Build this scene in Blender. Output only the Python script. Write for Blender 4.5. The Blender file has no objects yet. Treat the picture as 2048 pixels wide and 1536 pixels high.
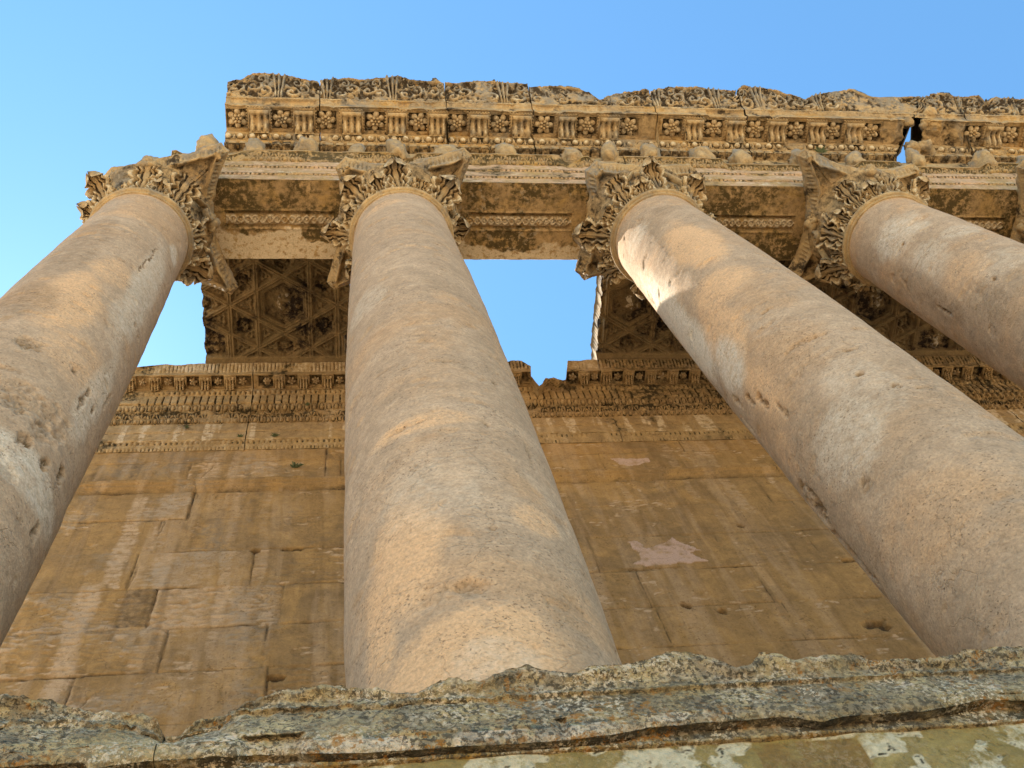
import bpy, math, random
import numpy as np
from mathutils import Matrix, Vector
C_ = bpy.context.scene.collection
R_ = math.radians
random.seed(7)
rng = np.random.RandomState(11)

# ---------------------------------------------------------------- camera
scene = bpy.context.scene
cam = bpy.data.cameras.new('camera')
camo = bpy.data.objects.new('camera', cam)
C_.objects.link(camo)
cam.sensor_width = 36.0
cam.lens = 2150.0 / 2048 * 36
cam.clip_start = 0.05
cam.clip_end = 20000
_r = Vector((0.98947622, -0.04132772, -0.13866804))
_u = Vector((0.01333955, -0.92820803, 0.37182241))
_f = Vector((0.14407936, 0.3697592, 0.91788848))
camo.matrix_world = Matrix(((_r.x, _u.x, -_f.x, 3.50348), (_r.y, _u.y, -_f.y, -4.55858), (_r.z, _u.z, -_f.z, 0.0), (0, 0, 0, 1)))
scene.camera = camo

# ---------------------------------------------------------------- light
SUN_AZ, SUN_EL = 125.0, 57.0          # azimuth measured from +X towards +Y
sd = Vector((math.cos(R_(SUN_AZ)) * math.cos(R_(SUN_EL)), math.sin(R_(SUN_AZ)) * math.cos(R_(SUN_EL)), math.sin(R_(SUN_EL))))
world = bpy.data.worlds.new('World')
scene.world = world
world.use_nodes = True
wn = world.node_tree
wn.nodes.clear()
sky = wn.nodes.new('ShaderNodeTexSky')
sky.sky_type = 'NISHITA'
sky.sun_disc = False
sky.sun_elevation = R_(SUN_EL)
sky.sun_rotation = R_(90.0 - SUN_AZ)
sky.altitude = 1500
sky.air_density = 1.0
sky.dust_density = 0.45
sky.ozone_density = 2.2
bg = wn.nodes.new('ShaderNodeBackground')
bg.inputs[1].default_value = 0.13
wo = wn.nodes.new('ShaderNodeOutputWorld')
wt = wn.nodes.new('ShaderNodeMix'); wt.data_type = 'RGBA'; wt.blend_type = 'MULTIPLY'   # white balance of the whole sky
wt.inputs[0].default_value = 1.0; wt.inputs[7].default_value = (0.78, 1.14, 1.14, 1)
wn.links.new(sky.outputs[0], wt.inputs[6])
wn.links.new(wt.outputs[2], bg.inputs[0])
wn.links.new(bg.outputs[0], wo.inputs[0])
sl = bpy.data.lights.new('sun', 'SUN')
sl.energy = 5.0
sl.angle = R_(0.53)
sl.color = (1.0, 0.91, 0.77)
so = bpy.data.objects.new('sun', sl)
C_.objects.link(so)
so.location = (0, 0, 60)
so.rotation_euler = sd.to_track_quat('Z', 'Y').to_euler()
scene.view_settings.view_transform = 'Standard'
scene.view_settings.look = 'None'
scene.view_settings.exposure = 1.38
scene.view_settings.gamma = 1.0
scene.cycles.max_bounces = 8
scene.cycles.diffuse_bounces = 5

# ---------------------------------------------------------------- noise
_perm = rng.permutation(256)
_perm = np.concatenate([_perm, _perm, _perm])
_g = rng.normal(size=(256, 3))
_g /= np.linalg.norm(_g, axis=1)[:, None]


def perlin(x, y, z):
    x, y, z = np.broadcast_arrays(x, y, z)
    xi = np.floor(x).astype(np.int64); yi = np.floor(y).astype(np.int64); zi = np.floor(z).astype(np.int64)
    xf = x - xi; yf = y - yi; zf = z - zi
    u = xf * xf * (3 - 2 * xf); v = yf * yf * (3 - 2 * yf); w = zf * zf * (3 - 2 * zf)
    xi &= 255; yi &= 255; zi &= 255

    def c(a, b, d):
        h = _perm[_perm[_perm[(xi + a) & 255] + ((yi + b) & 255)] + ((zi + d) & 255)]
        g = _g[h]
        return g[..., 0] * (xf - a) + g[..., 1] * (yf - b) + g[..., 2] * (zf - d)
    x00 = c(0, 0, 0) * (1 - u) + c(1, 0, 0) * u
    x10 = c(0, 1, 0) * (1 - u) + c(1, 1, 0) * u
    x01 = c(0, 0, 1) * (1 - u) + c(1, 0, 1) * u
    x11 = c(0, 1, 1) * (1 - u) + c(1, 1, 1) * u
    return (x00 * (1 - v) + x10 * v) * (1 - w) + (x01 * (1 - v) + x11 * v) * w


def fbm(x, y, z, s=1.0, o=4, seed=0.0):
    a, r, f = 1.0, 0.0, s
    for i in range(o):
        r = r + a * perlin(x * f + seed * 7.3 + i * 3.1, y * f + seed * 3.7, z * f - seed * 5.1)
        a *= 0.5; f *= 2.03
    return r


def ss(a, b, x):
    t = np.clip((x - a) / (b - a), 0, 1)
    return t * t * (3 - 2 * t)


def pw(x, pts):
    p = np.array(pts, float)
    return np.interp(x, p[:, 0], p[:, 1])

# ---------------------------------------------------------------- mesh building
ORG = {}


class MB:
    def __init__(s):
        s.v = []; s.q = []; s.t = []; s.p = []; s.m = []; s.n = 0

    def _addv(s, V, M=None):
        V = np.asarray(V, float).reshape(-1, 3)
        s.v.append(V)
        if M is None:
            M = np.zeros((len(V), 4))
        s.m.append(np.asarray(M, float).reshape(-1, 4))
        b = s.n; s.n += len(V)
        return b

    def grid(s, V, M=None, wrap=False, flip=False):
        n, m = V.shape[:2]
        b = s._addv(V, M)
        I = np.arange(n * m).reshape(n, m) + b
        if wrap:
            I = np.concatenate([I, I[:, :1]], 1)
        a = I[:-1, :-1]; c = I[1:, :-1]; d = I[1:, 1:]; e = I[:-1, 1:]
        Q = np.stack([a, e, d, c] if not flip else [a, c, d, e], -1).reshape(-1, 4)
        s.q.append(Q)
        return I

    def mesh(s, V, Q=None, T=None, M=None):
        b = s._addv(V, M)
        if Q is not None and len(Q): s.q.append(np.asarray(Q) + b)
        if T is not None and len(T): s.t.append(np.asarray(T) + b)
        return b

    def poly(s, idx):
        s.p.append([int(i) for i in idx])

    def box(s, x0, x1, y0, y1, z0, z1, M=None):
        V = [(x, y, z) for x in (x0, x1) for y in (y0, y1) for z in (z0, z1)]
        s.mesh(V, [(0, 1, 3, 2), (4, 6, 7, 5), (0, 4, 5, 1), (2, 3, 7, 6), (0, 2, 6, 4), (1, 5, 7, 3)], M=M)

    def ball(s, c, r, nu=8, nv=6, mat=None, M=None):
        u = np.linspace(0, 2 * np.pi, nu, endpoint=False); v = np.linspace(0.12, np.pi - 0.12, nv)
        V = np.stack([np.outer(np.sin(v), np.cos(u)) * r[0], np.outer(np.sin(v), np.sin(u)) * r[1], np.outer(np.cos(v), np.ones(nu)) * r[2]], -1)
        if mat is not None:
            V = V @ np.array(mat).T
        V = V + np.array(c)
        I = s.grid(V, None if M is None else np.broadcast_to(M, (nv, nu, 4)), wrap=True, flip=True)
        s.poly(list(I[0, :-1])); s.poly(list(I[-1, :-1])[::-1])

    def data(s, name, smooth=True):
        V = np.concatenate(s.v); M = np.concatenate(s.m)
        loops = []; starts = []; tot = []
        k = 0
        if s.q:
            Q = np.concatenate(s.q); loops.append(Q.ravel()); starts.append(k + np.arange(len(Q)) * 4); tot.append(np.full(len(Q), 4)); k += Q.size
        if s.t:
            T = np.concatenate(s.t); loops.append(T.ravel()); starts.append(k + np.arange(len(T)) * 3); tot.append(np.full(len(T), 3)); k += T.size
        for p in s.p:
            loops.append(np.array(p)); starts.append(np.array([k])); tot.append(np.array([len(p)])); k += len(p)
        L = np.concatenate(loops).astype(np.int32); S = np.concatenate(starts).astype(np.int32); N = np.concatenate(tot).astype(np.int32)
        me = bpy.data.meshes.new(name)
        me.vertices.add(len(V)); me.loops.add(len(L)); me.polygons.add(len(S))
        me.vertices.foreach_set('co', V.astype(np.float32).ravel())
        me.loops.foreach_set('vertex_index', L)
        me.polygons.foreach_set('loop_start', S)
        me.polygons.foreach_set('loop_total', N)
        me.polygons.foreach_set('use_smooth', np.full(len(S), smooth))
        at = me.color_attributes.new('msk', 'FLOAT_COLOR', 'POINT')
        at.data.foreach_set('color', M.astype(np.float32).ravel())
        me.update(calc_edges=True)
        return me

    def build(s, name, mat, parent=None, smooth=True):
        """world-space vertices, linked as ONE mesh object under its parent"""
        o = ORG.get(parent.name, np.zeros(3)) if parent else np.zeros(3)
        s.v = [v - o for v in s.v]
        ob = bpy.data.objects.new(name, s.data(name, smooth))
        C_.objects.link(ob)
        ob.data.materials.append(mat)
        ob.parent = parent
        ORG[ob.name] = o
        return ob


def thing(name, label, cat, loc=(0, 0, 0), group=None):
    o = bpy.data.objects.new(name, None)
    o.empty_display_size = 0.3
    C_.objects.link(o)
    o.location = loc
    o['label'] = label; o['category'] = cat; o['kind'] = 'thing'
    if group: o['group'] = group
    ORG[o.name] = np.array(loc, float)
    return o


def inst(name, me, mat, parent, loc, rot=(0, 0, 0), scale=(1, 1, 1), label=None):
    """a part that shares its mesh; loc is in world space"""
    ob = bpy.data.objects.new(name, me)
    C_.objects.link(ob)
    if not me.materials: me.materials.append(mat)
    ob.parent = parent
    ob.location = Vector(loc) - Vector(ORG[parent.name])
    ob.rotation_euler = rot; ob.scale = scale
    ORG[ob.name] = np.array(loc, float)
    if label: ob['label'] = label
    return ob


def normals(V):
    du = np.gradient(V, axis=0); dv = np.gradient(V, axis=1)
    N = np.cross(dv, du)
    return N / (np.linalg.norm(N, axis=2)[..., None] + 1e-9)

# ---------------------------------------------------------------- materials


def stone(name, cols, dark=(0.05, 0.04, 0.03), pale=(0.62, 0.52, 0.40), warm=(0.50, 0.27, 0.11), big=0.5, mid=2.2,
          stretch=(1, 1, 1), pits=0.5, pitscale=22, bump=0.35, lichen=0.0, grain=0.16, streak=0.0, rough=0.92, cracks=0.0, spots=0.0, brk=4.0):
    m = bpy.data.materials.new(name); m.use_nodes = True
    nt = m.node_tree; N = nt.nodes; L = nt.links
    N.clear()
    out = N.new('ShaderNodeOutputMaterial'); bs = N.new('ShaderNodeBsdfPrincipled')
    L.new(bs.outputs[0], out.inputs[0])
    bs.inputs['Roughness'].default_value = rough
    bs.inputs['Specular IOR Level'].default_value = 0.18
    geo = N.new('ShaderNodeNewGeometry')
    mp = N.new('ShaderNodeMapping'); mp.inputs['Scale'].default_value = stretch
    L.new(geo.outputs['Position'], mp.inputs[0])
    P = mp.outputs[0]; PW = geo.outputs['Position']

    def noise(s, d=4, r=0.6, dist=0.0, src=None, off=0.0):
        n = N.new('ShaderNodeTexNoise'); n.inputs['Scale'].default_value = s; n.inputs['Detail'].default_value = d
        n.inputs['Roughness'].default_value = r; n.inputs['Distortion'].default_value = dist
        src = src or P
        if off:
            a = N.new('ShaderNodeVectorMath'); a.operation = 'ADD'; a.inputs[1].default_value = (off, off * 1.7, -off); L.new(src, a.inputs[0]); src = a.outputs[0]
        L.new(src, n.inputs['Vector'])
        return n.outputs['Fac']

    def rng_(x, a, b, c=0.0, d=1.0):
        n = N.new('ShaderNodeMapRange'); n.inputs[1].default_value = a; n.inputs[2].default_value = b; n.inputs[3].default_value = c; n.inputs[4].default_value = d
        n.clamp = True
        L.new(x, n.inputs[0]); return n.outputs[0]

    def math_(op, a, b):
        n = N.new('ShaderNodeMath'); n.operation = op
        for i, q in enumerate((a, b)):
            if isinstance(q, (int, float)): n.inputs[i].default_value = q
            else: L.new(q, n.inputs[i])
        return n.outputs[0]

    def mix(f, a, b, mode='MIX'):
        n = N.new('ShaderNodeMix'); n.data_type = 'RGBA'; n.blend_type = mode; n.clamp_factor = True
        for i, q in ((0, f), (6, a), (7, b)):
            if isinstance(q, (int, float)): n.inputs[i].default_value = q
            elif isinstance(q, tuple): n.inputs[i].default_value = q + (1,) if len(q) == 3 else q
            else: L.new(q, n.inputs[i])
        return n.outputs[2]
    c = mix(rng_(noise(big, 5, 0.6, 0.8), 0.38, 0.62), cols[0], cols[1])
    c = mix(rng_(noise(mid, 5, 0.65, 1.2, off=5), 0.45, 0.68), c, cols[2])
    if len(cols) > 3:
        c = mix(rng_(noise(mid * 0.8, 6, 0.62, 0.6, off=11), 0.52, 0.62), c, cols[3])
    if streak:
        sm = N.new('ShaderNodeMapping'); sm.inputs['Scale'].default_value = (1, 1, 0.09); L.new(PW, sm.inputs[0])
        s1 = noise(3.2, 4, 0.6, 0.3, src=sm.outputs[0]); s2 = noise(5.5, 4, 0.6, 0.2, src=sm.outputs[0], off=9)
        c = mix(math_('MULTIPLY', rng_(s1, 0.5, 0.66), streak), c, pale)
        c = mix(math_('MULTIPLY', rng_(s2, 0.52, 0.68), streak * 0.9), c, (cols[0][0] * 0.42, cols[0][1] * 0.40, cols[0][2] * 0.42))
    mott = noise(7.0, 5, 0.65, 0.5)
    c = mix(1.0, c, _gray(N, L, rng_(mott, 0.25, 0.75, 0.80, 1.2)), 'MULTIPLY')
    # vertex mask: R dark, G pale, B warm
    at = N.new('ShaderNodeAttribute'); at.attribute_name = 'msk'
    sp = N.new('ShaderNodeSeparateColor'); L.new(at.outputs['Color'], sp.inputs[0])
    nb = rng_(noise(9, 4, 0.7, off=3), 0.3, 0.7, -0.35, 0.35)

    def mk(o):
        return rng_(math_('ADD', o, math_('MULTIPLY', nb, math_('MULTIPLY', o, brk))), 0.15, 0.85)
    c = mix(mk(sp.outputs[2]), c, warm)
    c = mix(mk(sp.outputs[1]), c, pale)
    c = mix(mk(at.outputs['Alpha']), c, (0.27, 0.235, 0.185))
    c = mix(mk(sp.outputs[0]), c, dark)
    fine = noise(38, 4, 0.7, src=PW)
    c = mix(1.0, c, _gray(N, L, rng_(fine, 0.3, 0.7, 1 - grain, 1 + grain)), 'MULTIPLY')
    pn = noise(pitscale, 3, 0.6, 0.4, off=2)
    pit = rng_(pn, 0.35, 0.40, 1.0, 0.0)
    pit = math_('MULTIPLY', pit, rng_(noise(1.6, 3, off=8), 0.4, 0.6, 0.15, 1.0))
    c = mix(math_('MULTIPLY', pit, pits), c, (cols[0][0] * 0.35, cols[0][1] * 0.33, cols[0][2] * 0.3))
    h = math_('ADD', math_('MULTIPLY', mott, 0.8), math_('MULTIPLY', fine, 0.35))
    h = math_('SUBTRACT', h, math_('MULTIPLY', pit, 0.5))
    if cracks:
        vo = N.new('ShaderNodeTexVoronoi'); vo.feature = 'DISTANCE_TO_EDGE'; vo.inputs['Scale'].default_value = 2.6
        w = N.new('ShaderNodeVectorMath'); w.operation = 'SCALE'; w.inputs['Scale'].default_value = 0.5
        nn = N.new('ShaderNodeTexNoise'); nn.inputs['Scale'].default_value = 2.5; nn.inputs['Detail'].default_value = 5; L.new(P, nn.inputs['Vector'])
        L.new(nn.outputs['Color'], w.inputs[0])
        ad = N.new('ShaderNodeVectorMath'); ad.operation = 'ADD'; L.new(P, ad.inputs[0]); L.new(w.outputs[0], ad.inputs[1]); L.new(ad.outputs[0], vo.inputs['Vector'])
        cr = math_('MULTIPLY', rng_(vo.outputs['Distance'], 0.0, 0.02, 1.0, 0.0), rng_(noise(1.1, 3, off=20), 0.52, 0.6))
        c = mix(math_('MULTIPLY', cr, cracks), c, dark)
        h = math_('SUBTRACT', h, math_('MULTIPLY', cr, 0.6))
    if lichen:
        l1 = noise(46, 4, 0.7, 0.0, src=PW, off=1); l2 = noise(58, 4, 0.7, 0.0, src=PW, off=6); l3 = noise(26, 4, 0.75, 0.0, src=PW, off=14)
        reg = rng_(noise(2.6, 4, 0.65, src=PW, off=17), 0.36, 0.56, 0.25, 1.0); reg2 = rng_(noise(3.2, 4, 0.65, src=PW, off=27), 0.46, 0.62); reg3 = rng_(noise(4.5, 4, 0.65, src=PW, off=33), 0.42, 0.6)
        c = mix(math_('MULTIPLY', math_('MULTIPLY', rng_(noise(8, 5, 0.7, src=PW, off=50), 0.44, 0.56), reg), lichen * 0.75), c, (0.20, 0.16, 0.115))
        c = mix(math_('MULTIPLY', math_('MULTIPLY', rng_(l1, 0.50, 0.535), reg), lichen), c, (0.085, 0.065, 0.04))
        c = mix(math_('MULTIPLY', math_('MULTIPLY', rng_(l2, 0.52, 0.56), reg3), lichen), c, (0.82, 0.64, 0.43))
        c = mix(math_('MULTIPLY', math_('MULTIPLY', rng_(l3, 0.545, 0.585), reg2), lichen), c, (0.42, 0.18, 0.035))
        h = math_('ADD', h, math_('MULTIPLY', l1, 0.9))
    if spots:
        l1 = noise(13, 4, 0.75, 0.8, src=PW, off=31); l2 = noise(6, 4, 0.7, 0.3, src=PW, off=37)
        c = mix(math_('MULTIPLY', math_('MULTIPLY', rng_(l1, 0.53, 0.57), rng_(l2, 0.42, 0.55)), spots), c, pale)
        l4 = noise(4.0, 5, 0.7, 0.6, src=PW, off=41)
        c = mix(math_('MULTIPLY', rng_(l4, 0.54, 0.64), spots * 0.75), c, dark)
    L.new(c, bs.inputs['Base Color'])
    bp = N.new('ShaderNodeBump'); bp.inputs['Strength'].default_value = bump; bp.inputs['Distance'].default_value = 0.05
    L.new(h, bp.inputs['Height']); L.new(bp.outputs[0], bs.inputs['Normal'])
    return m


def _gray(N, L, x):
    n = N.new('ShaderNodeCombineColor')
    for i in range(3): L.new(x, n.inputs[i])
    return n.outputs[0]


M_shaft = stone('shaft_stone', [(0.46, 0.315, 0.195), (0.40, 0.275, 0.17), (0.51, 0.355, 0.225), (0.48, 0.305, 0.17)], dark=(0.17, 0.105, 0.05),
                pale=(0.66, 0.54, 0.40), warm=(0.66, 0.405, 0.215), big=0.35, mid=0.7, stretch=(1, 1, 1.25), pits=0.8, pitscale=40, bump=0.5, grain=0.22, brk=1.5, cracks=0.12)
M_wall = stone('wall_stone', [(0.35, 0.205, 0.078), (0.26, 0.16, 0.07), (0.41, 0.24, 0.088)], dark=(0.085, 0.055, 0.03), pale=(0.50, 0.34, 0.20),
               warm=(0.52, 0.35, 0.26), big=0.5, mid=1.1, pits=0.5, bump=0.35, grain=0.12, streak=0.4, cracks=0.3, brk=1.6)
M_carve = stone('carved_stone', [(0.42, 0.285, 0.14), (0.31, 0.215, 0.115), (0.48, 0.33, 0.165), (0.26, 0.205, 0.14)], dark=(0.055, 0.038, 0.022),
                pale=(0.60, 0.48, 0.31), warm=(0.44, 0.26, 0.09), big=1.0, mid=2.4, pits=0.5, bump=0.45, grain=0.18)
M_archi = stone('architrave_stone', [(0.42, 0.28, 0.14), (0.31, 0.205, 0.10), (0.40, 0.25, 0.09)], dark=(0.09, 0.062, 0.025),
                pale=(0.60, 0.48, 0.33), warm=(0.50, 0.32, 0.19), big=1.2, mid=1.8, pits=0.6, bump=0.5, grain=0.2)
M_weather = stone('weathered_stone', [(0.27, 0.22, 0.165), (0.33, 0.25, 0.16), (0.20, 0.17, 0.13)], dark=(0.05, 0.04, 0.03), pale=(0.5, 0.42, 0.3),
                  big=1.2, mid=3, pits=0.5, bump=0.5, grain=0.2)
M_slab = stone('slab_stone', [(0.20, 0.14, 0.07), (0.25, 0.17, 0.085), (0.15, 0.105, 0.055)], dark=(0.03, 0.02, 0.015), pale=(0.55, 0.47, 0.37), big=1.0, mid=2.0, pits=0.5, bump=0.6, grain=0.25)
M_pod = stone('podium_stone', [(0.52, 0.37, 0.17), (0.42, 0.30, 0.15), (0.58, 0.42, 0.21)], dark=(0.08, 0.06, 0.03), pale=(0.80, 0.60, 0.40), warm=(0.38, 0.21, 0.05),
              big=1.2, mid=3.2, pits=0.6, bump=0.8, lichen=0.85, grain=0.22)
M_podw = stone('podium_wall_stone', [(0.34, 0.235, 0.075), (0.27, 0.185, 0.06), (0.40, 0.28, 0.095)], dark=(0.05, 0.04, 0.02), pale=(0.66, 0.54, 0.34), warm=(0.26, 0.15, 0.045),
               big=1.5, mid=3.2, pits=0.4, bump=0.6, lichen=0.15, grain=0.15)
M_ground = stone('ground_dust', [(0.60, 0.46, 0.29), (0.54, 0.41, 0.26), (0.64, 0.49, 0.31)], big=0.05, mid=0.3, bump=0.2)


def leafmat():
    m = bpy.data.materials.new('tuft_green'); m.use_nodes = True
    b = m.node_tree.nodes['Principled BSDF']; n = m.node_tree.nodes.new('ShaderNodeTexNoise'); n.inputs['Scale'].default_value = 9
    r = m.node_tree.nodes.new('ShaderNodeValToRGB'); r.color_ramp.elements[0].color = (0.07, 0.085, 0.035, 1); r.color_ramp.elements[1].color = (0.13, 0.15, 0.06, 1)
    m.node_tree.links.new(n.outputs[0], r.inputs[0]); m.node_tree.links.new(r.outputs[0], b.inputs[0]); b.inputs['Roughness'].default_value = 0.8
    return m


M_green = leafmat()

# ---------------------------------------------------------------- relief patterns: (x along, t across 0..1) -> outward metres


def p_egg(x, t, p=0.2, a=0.035):
    c = (x / p) % 1 - 0.5
    r = np.sqrt((c / 0.27) ** 2 + ((t - 0.5) / 0.40) ** 2)
    h = a * np.sqrt(np.clip(1 - r ** 2, 0, 1)) * 1.3
    h = h - a * 1.0 * np.exp(-((r - 1.18) / 0.14) ** 2) + a * 0.5 * np.exp(-((r - 1.55) / 0.12) ** 2)
    d = np.abs(np.abs(c) - 0.5)
    return h + a * 0.7 * np.exp(-(d / 0.05) ** 2) - a * 0.7 * np.exp(-((d - 0.11) / 0.03) ** 2)


def p_bead(x, t, p=0.09, a=0.02):
    c = (x / p) % 1 - 0.5
    return a * (np.sqrt(np.clip(1 - (c / 0.36) ** 2, 0, 1)) * 1.4 - 0.7) * np.sin(np.pi * np.clip(t, 0, 1)) ** 0.5


def p_tongue(x, t, p=0.11, a=0.02):
    c = np.abs((x / p) % 1 - 0.5) * 2
    return a * (1 - 2 * ss(0.62, 0.86, c)) * np.sin(np.pi * np.clip(t, 0.02, 0.98)) ** 0.4


def p_dentil(x, t, p=0.16, d=0.06, gap=0.3):
    c = np.abs((x / p) % 1 - 0.5) * 2
    return -d * ss(1 - gap - 0.08, 1 - gap + 0.08, c)


def p_palm(x, t, p=0.22, a=0.03):
    c = (x / p) % 1 - 0.5
    ang = np.arctan2(c * 1.4, t + 0.15)
    r = np.sqrt((c * 1.4) ** 2 + (t + 0.15) ** 2)
    return a * (np.cos(ang * 9) * ss(1.1, 0.8, r) - 0.5) * ss(0, 0.2, t) - a * np.exp(-((r - 1.0) / 0.08) ** 2)


def p_sima(x, t, a=0.055, ph=0.0):
    """palmette bunches with scrolls between, about one bunch every 1.35 m"""
    p = 1.35
    c = ((x + ph) / p) % 1 * p - p / 2
    idx = np.floor((x + ph) / p)
    w = 0.075 + 0.09 * np.clip(t, 0, 1) ** 2
    fan = (0.45 + 0.55 * np.cos(c / w * 9.0)) * ss(1.15, 0.85, np.abs(c) / w) * a * 1.1
    h = fan * ss(0.05, 0.15, t)
    tz = t * 0.62
    for (cx, cz, rr, sg) in ((0.27, 0.22, 0.15, 1), (-0.27, 0.24, 0.15, -1), (0.50, 0.36, 0.14, -1), (-0.50, 0.34, 0.14, 1), (0.36, 0.48, 0.10, 1), (-0.36, 0.50, 0.10, -1)):
        dx = (c - cx) * (0.9 + 0.2 * np.sin(idx * 3 + cx * 9)); dz = tz - cz
        r = np.hypot(dx, dz); th = np.arctan2(dz, dx) * sg
        sp = np.cos(r / rr * 2 * np.pi * 1.25 - th)
        k = ss(1.1, 0.85, r / rr)
        h = np.where(k > 0.01, h * (1 - k) + k * (a * 0.9 * ss(-0.1, 0.5, sp) - a * 0.1), h)
    bg_ = fbm(x * 1.0, t * 0.6, idx, 9.0, 2, 5) * a * 1.6
    cover = ss(0.0, 0.004, np.abs(h))
    return h - a * 0.5 + bg_ * (1 - 0.6 * cover)

# ---------------------------------------------------------------- swept courses


def sweep(mb, segs, xs, ero=0.01, eros=3.0, mask=None, warp=None, seed=0, back=None, caps=True, extra=None):
    """segs: list of (pts[(y,z)...], ds, pattern or None, tag). One closed loop of rows swept along xs."""
    rows = []; pid = []; tt = []
    for k, (pts, ds, pat, tag) in enumerate(segs):
        p = np.array(pts, float)
        dl = np.hypot(*(p[1:] - p[:-1]).T); cum = np.concatenate([[0], np.cumsum(dl)])
        n = max(2, int(round(cum[-1] / ds)) + 1)
        s = np.linspace(0, cum[-1], n)
        yy = np.interp(s, cum, p[:, 0]); zz = np.interp(s, cum, p[:, 1])
        for i in range(n):
            rows.append((yy[i], zz[i])); pid.append(k); tt.append(s[i] / cum[-1])
    rows = np.array(rows); pid = np.array(pid); tt = np.array(tt)
    X, _ = np.meshgrid(xs, rows[:, 0])
    V = np.stack([X, np.repeat(rows[:, :1], len(xs), 1), np.repeat(rows[:, 1:], len(xs), 1)], -1)
    T = np.repeat(tt[:, None], len(xs), 1)
    if warp: V = warp(V, pid, T)
    Nn = normals(V)
    D = np.zeros(X.shape)
    for k, (pts, ds, pat, tag) in enumerate(segs):
        if pat is None: continue
        r = pid == k
        D[r] += pat(X[r], T[r])
    e = fbm(V[..., 0], V[..., 1], V[..., 2], eros, 4, seed)
    e2 = fbm(V[..., 0], V[..., 1], V[..., 2], 0.9, 2, seed + 3)
    D = D * (1 - 0.9 * ss(0.05, 0.35, e2 + 0.25 * e)) + ero * (e - 0.15) - 0.8 * ero * ss(0.25, 0.5, e2)
    V = V + Nn * D[..., None]
    if extra: V = extra(V, pid, T)
    M = np.zeros(X.shape + (4,))
    if mask: M = mask(V, pid, T, D, M)
    I = mb.grid(V, M, flip=False)
    # close the loop (last row to first row) and cap both ends
    a = I[-1, :-1]; b = I[-1, 1:]; c = I[0, 1:]; d = I[0, :-1]
    mb.q.append(np.stack([a, b, c, d], -1))
    if caps:
        mb.poly(list(I[::-1, 0])); mb.poly(list(I[:, -1]))
    return V

# ================================================================= SETTING
g = MB()
g.mesh([(-3000, -3000, -1.62), (3000, -3000, -1.62), (3000, 3000, -1.62), (-3000, 3000, -1.62)], [(0, 1, 2, 3)])
go = g.build('ground', M_ground); go['kind'] = 'structure'

# ================================================================= COLUMNS
COLP = [(0.0293, -0.0179, -0.0004, 0.0020), (-0.0632, 0.0289, -0.0012, 0.0006), (0.0466, 0.0197, 0.0004, -0.0014), (-0.0126, 0.0183, -0.0003, -0.0018), (0.0, 0.015, 0, 0)]
ZN, ZB = 18.04, 4.05
# gouges: theta deg, z, half-width along circumference (m), half-height (m), depth (m), dirt
G = [
    [(-69, 10.5, .16, .20, .035, .6), (-37, 10.5, .035, .07, .04, .8), (-22, 10.25, .035, .26, .035, .8), (-12, 10.35, .02, .10, .02, .8), (-40, 8.75, .07, .09, .05, .8),
     (-23, 8.75, .05, .13, .05, .9), (-9, 8.98, .05, .12, .05, .9), (-18, 11.15, .02, .05, .02, .6), (-6, 8.05, .05, .12, .05, .9), (-3, 10.9, .02, .2, .03, .8),
     (-50, 9.45, .42, .28, .03, .35), (-60, 9.2, .2, .15, .03, .5), (-34, 9.15, .12, .22, .03, .5), (-82, 9.8, .3, .06, .03, .6), (-15, 12.9, .03, .06, .02, .6)],
    [(-119, 8.3, .20, .035, .02, .45), (-101, 5.7, .20, .09, .02, .45), (-96, 9.6, .35, .018, .010, .6), (-128, 9.8, .12, .018, .010, .6), (-163, 15.2, .03, .2, .02, .3),
     (-75, 8.2, .04, .10, .012, .5), (-60, 9.3, .02, .2, .015, .6), (-50, 8.0, .03, .3, .015, .4), (-85, 6.4, .03, .03, .015, .5), (-110, 13.1, .02, .02, .02, .8)],
    [(166, 11.2, .045, .17, .06, .8), (179, 10.75, .04, .15, .06, .8), (-173, 10.4, .04, .20, .06, .8), (152, 11.0, .05, .20, .05, .8), (-166, 9.9, .03, .16, .03, .5),
     (151, 8.75, .16, .34, .10, .95), (163, 8.95, .05, .28, .05, .9), (150, 8.0, .08, .35, .07, .9), (-129, 10.5, .22, .05, .022, .5), (-112, 10.45, .10, .03, .02, .5),
     (-124, 11.6, .10, .04, .025, .7), (-106, 9.9, .10, .03, .03, .7), (-115, 9.35, .05, .04, .03, .7), (-105, 8.9, .05, .06, .03, .7), (-92, 8.75, .10, .03, .02, .7),
     (-134, 10.05, .30, .10, .012, .3), (160, 15.4, .08, .25, .015, .6), (-160, 8.0, .06, .12, .02, .5)],
    [(169, 14.42, .03, .28, .06, .9), (-140.5, 13.62, .035, .06, .05, .9), (-151, 16.2, .035, .035, .04, .9), (-151, 14.4, .05, .03, .02, .6), (-170, 13.6, .05, .03, .02, .6),
     (-120, 13.3, .2, .2, .015, .3)],
    [(-150, 12, .1, .1, .03, .5)],
]
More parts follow.
